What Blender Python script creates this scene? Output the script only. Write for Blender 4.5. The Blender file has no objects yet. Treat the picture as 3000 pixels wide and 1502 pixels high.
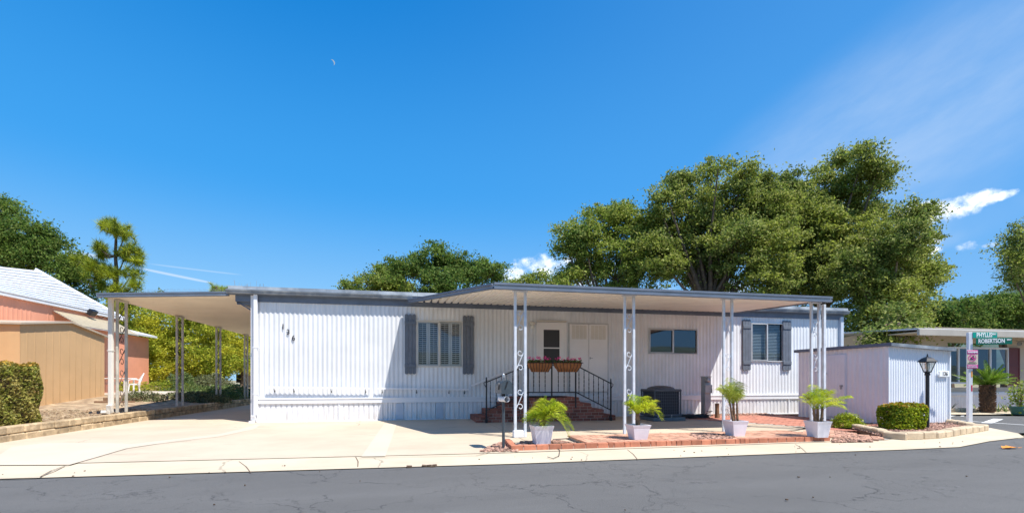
import bpy, math, random
import numpy as np
from mathutils import Vector, Matrix
C = bpy.context.scene
col = C.collection
R = math.radians
random.seed(7); RNG = np.random.default_rng(11)

# ------------------------------------------------------------------ camera, sun, sky, exposure
F_PX, CX, HY, EYE = 1400.0, 1500.0, 1112.0, 1.2      # focal length / principal column / horizon row / eye height
YAW = R(11.86)
cam_d = bpy.data.cameras.new('camera'); cam = bpy.data.objects.new('camera', cam_d); col.objects.link(cam)
cam.location = (0, 0, EYE); cam.rotation_euler = (R(90), 0, -YAW)
cam_d.sensor_width = 36; cam_d.lens = 36 * F_PX / 3000; cam_d.shift_y = (HY - 751) / 3000
cam_d.clip_start = .05; cam_d.clip_end = 3000
C.camera = cam
C.view_settings.view_transform = 'Standard'; C.view_settings.look = 'None'
C.view_settings.exposure = 0.62; C.view_settings.gamma = 1
SUN_EL = R(60.5); SUN_H = Vector((.655, -.755)).normalized()
sun_dir = Vector((SUN_H.x * math.cos(SUN_EL), SUN_H.y * math.cos(SUN_EL), math.sin(SUN_EL)))
sd = bpy.data.lights.new('sun', 'SUN'); sd.energy = 4.6; sd.angle = R(.5); sd.color = (1, .95, .87)
so = bpy.data.objects.new('sun', sd); col.objects.link(so)
so.rotation_euler = sun_dir.to_track_quat('Z', 'Y').to_euler(); so.location = (20, -20, 40)

SN, CS = math.sin(YAW), math.cos(YAW)
def ray(px, py):
    r = (px - CX) / F_PX
    return Vector((r * CS + SN, -r * SN + CS, (HY - py) / F_PX))
def at(px, py, d):                       # point seen there, d metres in front
    v = ray(px, py) * d; return Vector((v.x, v.y, v.z + EYE))
def gr(px, py, z=0.0):                   # on a level ground
    v = ray(px, py); d = (z - EYE) / v.z; return Vector((v.x * d, v.y * d, z))
def wl(px, py, Y):                       # on an upright plane parallel to the facade
    v = ray(px, py); d = Y / v.y; return Vector((v.x * d, Y, EYE + v.z * d))
def wx(px, py, X):                       # on an upright plane across the facade
    v = ray(px, py); d = X / v.x; return Vector((X, v.y * d, EYE + v.z * d))

W = bpy.data.worlds.new('World'); C.world = W; W.use_nodes = True
class NT:
    def __init__(s, nt): s.nt = nt
    def n(s, t, **k):
        nd = s.nt.nodes.new(t)
        for a, v in k.items(): setattr(nd, a, v)
        return nd
    def l(s, a, b): s.nt.links.new(a, b)
    def set(s, inp, v):
        if isinstance(v, bpy.types.NodeSocket): s.l(v, inp)
        else: inp.default_value = v
    def m(s, op, a, b=None, c=None, clamp=False):
        nd = s.n('ShaderNodeMath', operation=op); nd.use_clamp = clamp
        s.set(nd.inputs[0], a)
        if b is not None: s.set(nd.inputs[1], b)
        if c is not None: s.set(nd.inputs[2], c)
        return nd.outputs[0]
    def mix(s, f, a, b, mode='MIX'):
        nd = s.n('ShaderNodeMix', data_type='RGBA', blend_type=mode)
        s.set(nd.inputs[0], f); s.set(nd.inputs[6], a if isinstance(a, bpy.types.NodeSocket) else (*a, 1) if len(a) == 3 else a)
        s.set(nd.inputs[7], b if isinstance(b, bpy.types.NodeSocket) else (*b, 1) if len(b) == 3 else b)
        return nd.outputs[2]
    def noise(s, vec, sc, det=4, rough=.55, dist=0):
        nd = s.n('ShaderNodeTexNoise'); s.l(vec, nd.inputs['Vector'])
        nd.inputs['Scale'].default_value = sc; nd.inputs['Detail'].default_value = det
        nd.inputs['Roughness'].default_value = rough; nd.inputs['Distortion'].default_value = dist
        return nd.outputs['Fac']
    def mapr(s, v, a, b, c=0, d=1):
        nd = s.n('ShaderNodeMapRange'); nd.clamp = True; nd.interpolation_type = 'SMOOTHSTEP'
        s.set(nd.inputs[0], v); nd.inputs[1].default_value = a; nd.inputs[2].default_value = b
        nd.inputs[3].default_value = c; nd.inputs[4].default_value = d
        return nd.outputs[0]

w = NT(W.node_tree); W.node_tree.nodes.clear()
sky = w.n('ShaderNodeTexSky', sky_type='NISHITA'); sky.sun_disc = False
sky.sun_elevation = SUN_EL; sky.sun_rotation = math.atan2(SUN_H.x, SUN_H.y)
sky.air_density = 1.0; sky.dust_density = .3; sky.ozone_density = 2.2; sky.altitude = 200
hs = w.n('ShaderNodeHueSaturation'); hs.inputs['Saturation'].default_value = 1.28; hs.inputs['Hue'].default_value = .497
w.l(sky.outputs[0], hs.inputs['Color'])
tc = w.n('ShaderNodeTexCoord'); sp = w.n('ShaderNodeSeparateXYZ'); w.l(tc.outputs['Generated'], sp.inputs[0])
az = w.m('ARCTAN2', sp.outputs[0], sp.outputs[1]); el = w.m('ARCSINE', sp.outputs[2])
cmb = w.n('ShaderNodeCombineXYZ'); w.l(az, cmb.inputs[0]); w.l(el, cmb.inputs[1]); AE = cmb.outputs[0]
n_puff = w.m('ADD', w.m('MULTIPLY', w.noise(AE, 17, 9, .6), .75), w.m('MULTIPLY', w.noise(AE, 75, 6, .65), .25)); n_fine = w.noise(AE, 7, 3)
def azel(px, py):
    v = ray(px, py).normalized(); return math.atan2(v.x, v.y), math.asin(v.z)
def streak(px0, py0, px1, py1, wid):
    a0, e0 = azel(px0, py0); a1, e1 = azel(px1, py1)
    L = math.hypot(a1 - a0, e1 - e0); ux, uy = (a1 - a0) / L, (e1 - e0) / L
    da = w.m('SUBTRACT', az, (a0 + a1) / 2); de = w.m('SUBTRACT', el, (e0 + e1) / 2)
    t = w.m('ADD', w.m('MULTIPLY', da, ux), w.m('MULTIPLY', de, uy))
    n = w.m('ADD', w.m('MULTIPLY', da, -uy), w.m('MULTIPLY', de, ux))
    q = w.m('ADD', w.m('POWER', w.m('ABSOLUTE', w.m('DIVIDE', t, L / 2)), 2.0 if wid > .1 else 4.0), w.m('POWER', w.m('DIVIDE', n, wid), 2.0))
    return w.m('SUBTRACT', 1.0, q), t, n
total = None
puffs = [(2765,620,100,34),(2695,620,62,30),(2655,640,45,20),(2860,582,75,26),(2925,575,60,14),(1590,785,85,44),(1530,805,60,26),(1660,775,60,30),(1480,812,50,18),
         (2838,722,44,20),(2900,718,34,12),(2735,700,40,18),(2720,735,40,14),(1700,800,150,50),(2100,860,200,40)]
for (px, py, rx, ry) in puffs:
    a, e = azel(px, py); a2, _ = azel(px + rx, py); _, e2 = azel(px, py - ry)
    q = w.m('ADD', w.m('POWER', w.m('DIVIDE', w.m('SUBTRACT', az, a), abs(a2 - a)), 2.0), w.m('POWER', w.m('DIVIDE', w.m('SUBTRACT', el, e), abs(e2 - e)), 2.0))
    b = w.m('SUBTRACT', 1.0, q)
    b = w.m('MAXIMUM', b, -3.0)
    total = b if total is None else w.m('MAXIMUM', total, b)
puffm = w.mapr(w.m('ADD', total, w.m('MULTIPLY', w.m('SUBTRACT', n_puff, .5), 6.5)), .0, 1.7)
s1, t1, nn1 = streak(1900, 760, 3900, -420, .17)
cv = w.n('ShaderNodeCombineXYZ'); w.l(w.m('MULTIPLY', t1, .35), cv.inputs[0]); w.l(nn1, cv.inputs[1])
n_st = w.noise(cv.outputs[0], 14, 5, .6)
cir = w.m('MULTIPLY', w.mapr(s1, -.1, 1.3), w.mapr(n_st, .2, .8, .16, .42))
s2, _, _ = streak(2330, 800, 3100, 560, .035)
cir = w.m('MAXIMUM', cir, w.m('MULTIPLY', w.mapr(s2, 0, 1), w.mapr(n_fine, .35, .7, .05, .35)))
for a_ in ((385, 780, 640, 832, .0026, .5), (420, 770, 720, 806, .0016, .25), (180, 735, 330, 758, .004, .5)):
    s3, _, _ = streak(*a_[:5]); cir = w.m('MAXIMUM', cir, w.mapr(s3, 0, .9, 0, a_[5]))
ez = w.m('ARCSINE', w.m('MAXIMUM', sp.outputs[2], 0.0))
g1 = w.mix(w.mapr(ez, .0, .38), (2.9, 5.3, 7.6), (.46, 2.95, 6.9)); g1 = w.mix(w.mapr(ez, .25, .80), g1, (.0, 1.5, 4.9))
side_h = w.mapr(az, -.3, 1.3, 0, .5); g1 = w.mix(side_h, g1, (1.0, 3.0, 6.6))
skyb = w.mix(.97, hs.outputs[0], g1)
skyc = w.mix(cir, skyb, (6.2, 6.9, 7.6))
puffc = w.mix(w.mapr(n_puff, .42, .62), (7.6, 8.2, 9.2), (11.5, 11.6, 11.8))
skyc = w.mix(puffm, skyc, puffc)
bg = w.n('ShaderNodeBackground'); w.l(skyc, bg.inputs[0]); bg.inputs[1].default_value = .088
wo = w.n('ShaderNodeOutputWorld'); w.l(bg.outputs[0], wo.inputs[0])

# ------------------------------------------------------------------ materials
def pmat(name, c, rough=.6, var=.1, vs=1.2, bump=0, bs=60, metal=0, spec=.4, island=0, c2=None, c2s=.8, c2t=(.45, .6)):
    m = bpy.data.materials.new(name); m.use_nodes = True
    t = NT(m.node_tree); p = m.node_tree.nodes['Principled BSDF']
    g = t.n('ShaderNodeNewGeometry'); pos = g.outputs['Position']
    hsv = t.n('ShaderNodeHueSaturation')
    base = (*c, 1)
    if c2 is not None:
        f = t.mapr(t.noise(pos, c2s, 5), c2t[0], c2t[1]); t.l(t.mix(f, c, c2), hsv.inputs['Color'])
    else: hsv.inputs['Color'].default_value = base
    v = t.mapr(t.noise(pos, vs, 6, .6), .3, .7, 1 - var, 1 + var)
    if island: v = t.m('MULTIPLY', v, t.mapr(g.outputs['Random Per Island'], 0, 1, 1 - island, 1 + island))
    t.l(v, hsv.inputs['Value'])
    t.l(hsv.outputs[0], p.inputs['Base Color'])
    p.inputs['Roughness'].default_value = rough; p.inputs['Metallic'].default_value = metal
    p.inputs['Specular IOR Level'].default_value = spec
    if bump:
        b = t.n('ShaderNodeBump'); b.inputs['Strength'].default_value = bump; b.inputs['Distance'].default_value = .01
        t.l(t.noise(pos, bs, 5, .7), b.inputs['Height']); t.l(b.outputs[0], p.inputs['Normal'])
    return m
def leafmat(name, a, b, cc, trans=.35, rough=.5, nscale=.5):
    m = bpy.data.materials.new(name); m.use_nodes = True; m.node_tree.nodes.clear(); t = NT(m.node_tree)
    g = t.n('ShaderNodeNewGeometry')
    cl = t.mapr(t.noise(g.outputs['Position'], nscale, 4, .6), .35, .65)
    base = t.mix(cl, a, b)
    base = t.mix(t.mapr(g.outputs['Random Per Island'], .5, 1.0, 0, .75), base, cc)
    hv = t.n('ShaderNodeHueSaturation'); t.l(base, hv.inputs['Color'])
    wn = t.n('ShaderNodeTexWhiteNoise', noise_dimensions='1D'); t.l(g.outputs['Random Per Island'], wn.inputs['W'])
    t.l(t.mapr(wn.outputs[0], 0, 1, .65, 1.35), hv.inputs['Value'])
    p = t.n('ShaderNodeBsdfPrincipled'); t.l(hv.outputs[0], p.inputs['Base Color']); p.inputs['Roughness'].default_value = rough
    p.inputs['Specular IOR Level'].default_value = .2
    tr = t.n('ShaderNodeBsdfTranslucent'); t.l(hv.outputs[0], tr.inputs[0])
    mx = t.n('ShaderNodeMixShader'); mx.inputs[0].default_value = trans; t.l(p.outputs[0], mx.inputs[1]); t.l(tr.outputs[0], mx.inputs[2])
    o = t.n('ShaderNodeOutputMaterial'); t.l(mx.outputs[0], o.inputs[0]); return m
def glassmat(name, refl=.3, tint=(.8, .85, .9), rough=.02):
    m = bpy.data.materials.new(name); m.use_nodes = True; m.node_tree.nodes.clear(); t = NT(m.node_tree)
    a = t.n('ShaderNodeBsdfTransparent'); a.inputs[0].default_value = (*tint, 1)
    b = t.n('ShaderNodeBsdfGlossy'); b.inputs['Roughness'].default_value = rough; b.inputs[0].default_value = (.9, .95, 1, 1)
    lw = t.n('ShaderNodeLayerWeight'); lw.inputs[0].default_value = .35
    mx = t.n('ShaderNodeMixShader'); t.l(t.m('ADD', refl, t.m('MULTIPLY', lw.outputs['Fresnel'], .35), clamp=True), mx.inputs[0])
    t.l(a.outputs[0], mx.inputs[1]); t.l(b.outputs[0], mx.inputs[2])
    o = t.n('ShaderNodeOutputMaterial'); t.l(mx.outputs[0], o.inputs[0]); return m
M = {}
M['siding'] = pmat('white painted aluminium siding', (.74, .76, .79), .45, .07, .9, .5, 2.2)
def grime(m, zlo=0.0, zhi=.45, c=(.42, .33, .24), amt=.45):
    """splash dirt that collects along the foot of a wall"""
    t = NT(m.node_tree); p = m.node_tree.nodes['Principled BSDF']
    src = p.inputs['Base Color'].links[0].from_socket
    g = t.n('ShaderNodeNewGeometry'); s_ = t.n('ShaderNodeSeparateXYZ'); t.l(g.outputs['Position'], s_.inputs[0])
    mp = t.n('ShaderNodeMapping'); t.l(g.outputs['Position'], mp.inputs[0]); mp.inputs['Scale'].default_value = (6, 6, .5)
    n = t.noise(mp.outputs[0], 1.0, 6, .7)
    f = t.m('MULTIPLY', t.mapr(s_.outputs[2], zlo, zhi, 1, 0), t.mapr(n, .42, .72, 0, amt))
    t.l(t.mix(f, src, c), p.inputs['Base Color'])
def weather(m):
    """panel to panel tone changes and faint vertical run-off streaks"""
    t = NT(m.node_tree); p = m.node_tree.nodes['Principled BSDF']; src = p.inputs['Base Color'].links[0].from_socket
    g = t.n('ShaderNodeNewGeometry'); s_ = t.n('ShaderNodeSeparateXYZ'); t.l(g.outputs['Position'], s_.inputs[0])
    k = t.m('FLOOR', t.m('DIVIDE', s_.outputs[0], 1.24)); wn = t.n('ShaderNodeTexWhiteNoise', noise_dimensions='1D'); t.l(k, wn.inputs['W'])
    fr = t.m('FRACT', t.m('DIVIDE', s_.outputs[0], 1.24)); seam = t.mapr(t.m('ABSOLUTE', t.m('SUBTRACT', fr, .5)), .488, .497, 0, .35)
    mp = t.n('ShaderNodeMapping'); t.l(g.outputs['Position'], mp.inputs[0]); mp.inputs['Scale'].default_value = (9, 9, .35)
    st = t.m('MULTIPLY', t.mapr(t.noise(mp.outputs[0], 1.0, 6, .75), .48, .75, 0, .42), t.mapr(s_.outputs[2], 3.4, 1.2, 1, .35))
    c = t.mix(st, src, (.50, .47, .42)); c = t.mix(seam, c, (.42, .43, .45))
    hv = t.n('ShaderNodeHueSaturation'); t.l(c, hv.inputs['Color']); t.l(t.mapr(wn.outputs[0], 0, 1, .955, 1.03), hv.inputs['Value']); t.l(hv.outputs[0], p.inputs['Base Color'])
weather(M['siding'])
M['skirting'] = pmat('white skirting panels', (.76, .76, .78), .5, .06, 2.2, .05, 90); grime(M['skirting'])
M['white'] = pmat('white enamel', (.78, .79, .82), .4, .04)
M['cream'] = pmat('cream enamel', (.74, .70, .62), .5, .05)
M['doorwhite'] = pmat('door white', (.88, .86, .85), .45, .04)
M['slate'] = pmat('slate blue trim paint', (.13, .16, .215), .5, .12, 3, .08, 70)
M['slate_light'] = pmat('weathered roof edge', (.17, .20, .24), .5, .22, 2.2, .1, 30, c2=(.28, .31, .34), c2s=2)
M['gutterlight'] = pmat('light gutter face', (.55, .60, .68), .35, .08, 2)
M['shutter'] = pmat('shutter paint', (.135, .155, .19), .55, .1, 5, .15, 50)
M['awning'] = pmat('beige awning underside', (.90, .84, .75), .5, .06, 1.5)
M['carport'] = pmat('cream carport underside', (.93, .83, .68), .5, .05, 1.2)
M['rooftop'] = pmat('roof top', (.55, .57, .6), .7, .1)
M['post'] = pmat('painted steel post', (.62, .66, .72), .4, .12, 5, .1, 60)
M['postcream'] = pmat('aged cream post', (.52, .49, .42), .5, .2, 4, .15, 60)
M['black_iron'] = pmat('black wrought iron', (.018, .018, .022), .4, .1)
M['dark_iron'] = pmat('brown iron scroll', (.10, .07, .055), .5, .2)
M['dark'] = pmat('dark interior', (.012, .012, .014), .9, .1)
M['louver'] = pmat('louver white', (.66, .64, .60), .5, .04)
M['blind'] = pmat('grey blind slat', (.40, .46, .48), .5, .05)
M['blinddark'] = pmat('dark blind slat', (.13, .115, .10), .5, .05)
M['alu'] = pmat('aluminium window frame', (.55, .56, .57), .35, .08, 3, metal=.3)
M['glass'] = glassmat('window glass', .06); M['glass_k'] = glassmat('kitchen window glass', .10, (.55, .6, .65))
M['glass_l'] = glassmat('lantern glass', .08, (.93, .95, .93))
M['screen'] = pmat('insect screen', (.055, .056, .06), .6, .05)
M['metal'] = pmat('galvanised metal', (.38, .40, .42), .4, .1, 6, metal=.5)
M['greymetal'] = pmat('grey painted metal', (.38, .39, .40), .45, .1, 5)
M['acdark'] = pmat('condenser casing', (.085, .095, .115), .5, .1, 5)
M['acfin'] = pmat('condenser grille', (.022, .028, .042), .5, .1)
M['pad'] = pmat('condenser pad', (.11, .15, .18), .8, .15, 6)
M['mailbox'] = pmat('blue grey mailbox paint', (.05, .065, .08), .35, .15, 8)
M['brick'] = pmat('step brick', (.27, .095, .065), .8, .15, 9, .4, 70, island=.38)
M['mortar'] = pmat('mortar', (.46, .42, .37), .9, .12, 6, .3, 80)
M['paver'] = pmat('red edging paver', (.44, .17, .10), .8, .16, 7, .35, 70, island=.24)  # brick red, tone varies at random from brick to brick
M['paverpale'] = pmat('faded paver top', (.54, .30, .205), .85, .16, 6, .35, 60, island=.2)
M['redslab'] = pmat('red brick walkway', (.47, .20, .14), .85, .12, 3, .2, 60, island=.1)
M['lava'] = pmat('lava rock', (.40, .24, .18), .9, .15, 9, island=.5)
M['lavabed'] = pmat('gravel bed', (.22, .12, .09), .95, .3, 14, .6, 60)
M['stone'] = pmat('tan wall block', (.48, .36, .22), .9, .2, 4, .7, 26, island=.16, c2=(.34, .25, .15), c2s=5)
M['edgestone'] = pmat('edging stone', (.52, .41, .28), .9, .16, 5, .6, 24, island=.12)
M['soil'] = pmat('soil', (.13, .085, .055), .95, .3, 10, .6, 40)
M['dirt'] = pmat('garden soil with chips', (.30, .21, .13), .95, .3, 5, .6, 30, c2=(.42, .32, .2), c2s=3)
M['pot'] = pmat('lavender planter', (.74, .72, .78), .45, .05, 4)
M['wood'] = pmat('weathered wood', (.22, .13, .075), .85, .25, 12, .4, 40)
M['pink'] = pmat('coral pink siding', (.80, .35, .22), .6, .06, 1)
M['whitepaint'] = pmat('bright white roof metal', (.72, .73, .76), .5, .05)
M['tan'] = pmat('tan shed siding', (.66, .42, .21), .6, .05, 1)
M['tanroof'] = pmat('shed roof metal', (.52, .42, .31), .5, .08)
M['shedw'] = pmat('lavender white shed siding', (.75, .79, .85), .5, .05, 1); grime(M['shedw'], 0, .4, (.4, .33, .28), .4)
M['beige'] = pmat('beige lap siding', (.52, .44, .34), .6, .06, 1)
M['maroon'] = pmat('maroon shutter', (.13, .025, .025), .5, .1)
M['bark'] = pmat('oak bark', (.12, .085, .06), .95, .3, 5, .6, 20)
M['barkpale'] = pmat('pale bark', (.28, .20, .13), .95, .3, 5, .6, 20)
M['sagotrunk'] = pmat('cycad trunk scales', (.13, .075, .045), .95, .3, 20, .7, 40, island=.4)
M['terracotta'] = pmat('coir liner', (.42, .17, .065), .9, .2, 14, .5, 60)
M['flower'] = pmat('pink petals', (.90, .08, .32), .6, .2, 30, island=.4)
M['greenpot'] = pmat('green glazed pot', (.06, .16, .12), .4, .15)
M['sign_teal'] = pmat('teal street sign', (.0, .30, .235), .4, .03); M['sign_green'] = pmat('green street sign', (.0, .145, .095), .4, .03)
M['sign_white'] = pmat('sign lettering white', (.85, .87, .87), .4, .02)
M['magenta'] = pmat('magenta sign panel', (.72, .045, .33), .4, .03); M['signcream'] = pmat('cream sign panel', (.72, .62, .48), .5, .05)
M['purple'] = pmat('dark purple print', (.10, .01, .07), .5, .02); M['orange'] = pmat('orange reflector', (.85, .35, .03), .4, .02)
M['red'] = pmat('red reflector', (.65, .02, .05), .4, .02)
M['leaf_orange'] = pmat('fallen leaf', (.75, .26, .03), .7, .25, 30)
M['cable'] = pmat('black cable', (.02, .02, .022), .5, .1)
M['number'] = pmat('dark number', (.05, .05, .06), .5, .1)
M['plastic'] = pmat('white resin', (.80, .79, .76), .4, .03)
M['lampbulb'] = pmat('frosted bulb', (.85, .84, .78), .3, .02)
M['farhill'] = pmat('hazy chaparral', (.10, .15, .12), .95, .35, .05, c2=(.17, .2, .14), c2s=.03)  # dark green with distance haze mixed into the colour
M['paint_line'] = pmat('white road paint', (.78, .78, .76), .6, .12, 4)
M['slat'] = pmat('tan awning slat', (.66, .55, .38), .5, .06)
M['greyfascia'] = pmat('dark grey beige fascia', (.42, .38, .33), .5, .08)  # even grey beige, set darker than the lap siding
M['ribroof'] = pmat('aged white ribbed roof', (.66, .67, .69), .5, .08, 2)
M['rooftile'] = pmat('clay roof', (.35, .2, .13), .8, .15)

def asphalt():
    m = bpy.data.materials.new('asphalt'); m.use_nodes = True; t = NT(m.node_tree); p = m.node_tree.nodes['Principled BSDF']
    g = t.n('ShaderNodeNewGeometry'); pos = g.outputs['Position']
    mp = t.n('ShaderNodeMapping'); t.l(pos, mp.inputs[0]); mp.inputs['Scale'].default_value = (.25, 1.0, 1)
    base = t.mix(t.mapr(t.noise(mp.outputs[0], .9, 6, .65), .3, .7), (.142, .139, .135), (.182, .178, .172))
    base = t.mix(t.mapr(t.noise(pos, 160, 2, .8), .35, .62, 0, .8), base, (.070, .068, .066))
    base = t.mix(t.mapr(t.noise(pos, 70, 3, .9), .66, .74, 0, .6), base, (.24, .24, .24))
    dist = t.n('ShaderNodeTexNoise'); t.l(pos, dist.inputs['Vector']); dist.inputs['Scale'].default_value = 1.7; dist.inputs['Detail'].default_value = 7
    dist.inputs['Roughness'].default_value = .62
    va = t.n('ShaderNodeVectorMath', operation='MULTIPLY_ADD'); t.l(dist.outputs['Color'], va.inputs[0]); va.inputs[1].default_value = (1.1, 1.1, 0); t.l(pos, va.inputs[2])
    cr = None
    for sc, wd, lo in ((.62, .0042, .46), (1.9, .0060, .52)):
        v = t.n('ShaderNodeTexVoronoi', feature='DISTANCE_TO_EDGE'); t.l(va.outputs[0], v.inputs['Vector']); v.inputs['Scale'].default_value = sc
        line = t.mapr(v.outputs['Distance'], wd * .35, wd * 1.3, 1, 0)
        msk = t.mapr(t.noise(pos, .8 if sc < 1 else .55, 3), lo - .06, lo + .06)
        c_ = t.m('MULTIPLY', line, msk); cr = c_ if cr is None else t.m('MAXIMUM', cr, c_)
    base = t.mix(t.m('MULTIPLY', cr, .72), base, (.035, .035, .038))
    scuff = t.m('MULTIPLY', t.mapr(t.noise(mp.outputs[0], 5, 6, .8), .60, .70), t.mapr(t.noise(pos, .35, 1), .56, .62, 0, .5))
    base = t.mix(scuff, base, (.27, .27, .28))
    t.l(base, p.inputs['Base Color']); p.inputs['Roughness'].default_value = .85; p.inputs['Specular IOR Level'].default_value = .3
    b = t.n('ShaderNodeBump'); b.inputs['Strength'].default_value = .35; b.inputs['Distance'].default_value = .01
    t.l(t.m('SUBTRACT', t.noise(pos, 130, 3, .8), t.m('MULTIPLY', cr, 1.5)), b.inputs['Height']); t.l(b.outputs[0], p.inputs['Normal'])
    return m
M['asphalt'] = asphalt()
def concrete(name, c, c2, cracks=True, stain=.5):
    m = bpy.data.materials.new(name); m.use_nodes = True; t = NT(m.node_tree); p = m.node_tree.nodes['Principled BSDF']
    g = t.n('ShaderNodeNewGeometry'); pos = g.outputs['Position']
    base = t.mix(t.mapr(t.noise(pos, .55, 7, .62), .36, .64), c, c2)
    base = t.mix(t.mapr(t.noise(pos, 90, 3, .8), .55, .72, 0, .22), base, tuple(x * .6 for x in c))
    mp = t.n('ShaderNodeMapping'); t.l(pos, mp.inputs[0]); mp.inputs['Scale'].default_value = (.35, 1.3, 1); mp.inputs['Rotation'].default_value = (0, 0, .25)
    base = t.mix(t.mapr(t.noise(mp.outputs[0], 2.0, 7, .7), .56, .78, 0, stain), base, tuple(x * .62 for x in c2))
    if cracks:
        d = t.n('ShaderNodeTexNoise'); t.l(pos, d.inputs['Vector']); d.inputs['Scale'].default_value = 1.2; d.inputs['Detail'].default_value = 6
        va = t.n('ShaderNodeVectorMath', operation='MULTIPLY_ADD'); t.l(d.outputs['Color'], va.inputs[0]); va.inputs[1].default_value = (.6, .6, 0); t.l(pos, va.inputs[2])
        v = t.n('ShaderNodeTexVoronoi', feature='DISTANCE_TO_EDGE'); t.l(va.outputs[0], v.inputs['Vector']); v.inputs['Scale'].default_value = .28
        ln = t.m('MULTIPLY', t.mapr(v.outputs['Distance'], .001, .004, 1, 0), t.mapr(t.noise(pos, .5, 2), .50, .58, 0, .55))
        base = t.mix(ln, base, tuple(x * .3 for x in c))
    t.l(base, p.inputs['Base Color']); p.inputs['Roughness'].default_value = .88; p.inputs['Specular IOR Level'].default_value = .25
    b = t.n('ShaderNodeBump'); b.inputs['Strength'].default_value = .2; b.inputs['Distance'].default_value = .006
    t.l(t.noise(pos, 60, 5, .8), b.inputs['Height']); t.l(b.outputs[0], p.inputs['Normal']); return m
M['concrete'] = concrete('driveway concrete', (.575, .475, .36), (.51, .42, .315), True, .8)
M['concrete_pale'] = concrete('pale patched concrete', (.60, .515, .405), (.56, .48, .375), False, .25)
M['kerb'] = concrete('kerb concrete', (.62, .525, .39), (.55, .46, .34), True, .35)
M['ground'] = pmat('dry ground', (.30, .24, .16), .95, .3, .4, .4, 20, c2=(.20, .21, .10), c2s=.15)

L = {}
L['oak'] = leafmat('oak leaves', (.125, .185, .036), (.285, .335, .052), (.47, .465, .165), .5, .6, .35)
L['oakdark'] = leafmat('dark leaves', (.07, .145, .03), (.15, .235, .04), (.27, .31, .08), .5, .6, .4)
L['oakmid'] = leafmat('mid leaves', (.11, .19, .034), (.26, .33, .05), (.44, .44, .13), .5, .6, .35)
L['yellow'] = leafmat('yellow green leaves', (.22, .29, .025), (.50, .48, .035), (.66, .60, .08), .48, .6, .35)
L['hedge'] = leafmat('hedge leaves', (.12, .21, .015), (.34, .42, .025), (.58, .58, .06), .35, .3, 2)
L['hedgetop'] = leafmat('bronze new growth', (.42, .30, .04), (.55, .30, .05), (.62, .38, .07), .35, .4, 3)
L['hedgel'] = leafmat('mottled hedge leaves', (.20, .23, .035), (.38, .32, .10), (.40, .32, .09), .3, .5, 4)
L['palm'] = leafmat('palm leaflets', (.16, .29, .012), (.44, .52, .02), (.66, .66, .06), .4, .4, 3)
L['palmgrey'] = leafmat('green leaflets', (.19, .28, .06), (.40, .48, .06), (.58, .60, .16), .4, .4, 3)
L['pine'] = leafmat('pine needles', (.10, .17, .02), (.30, .36, .02), (.46, .45, .03), .3, .5, .9)
L['sago'] = leafmat('cycad leaflets', (.06, .15, .02), (.17, .30, .02), (.34, .42, .08), .3, .3, 2)
L['silver'] = leafmat('grey green foliage', (.10, .12, .05), (.19, .2, .09), (.27, .28, .14), .3, .6, 2)
L['deep'] = leafmat('deep green ground cover', (.07, .12, .035), (.14, .19, .05), (.22, .26, .09), .3, .5, 2)
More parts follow.
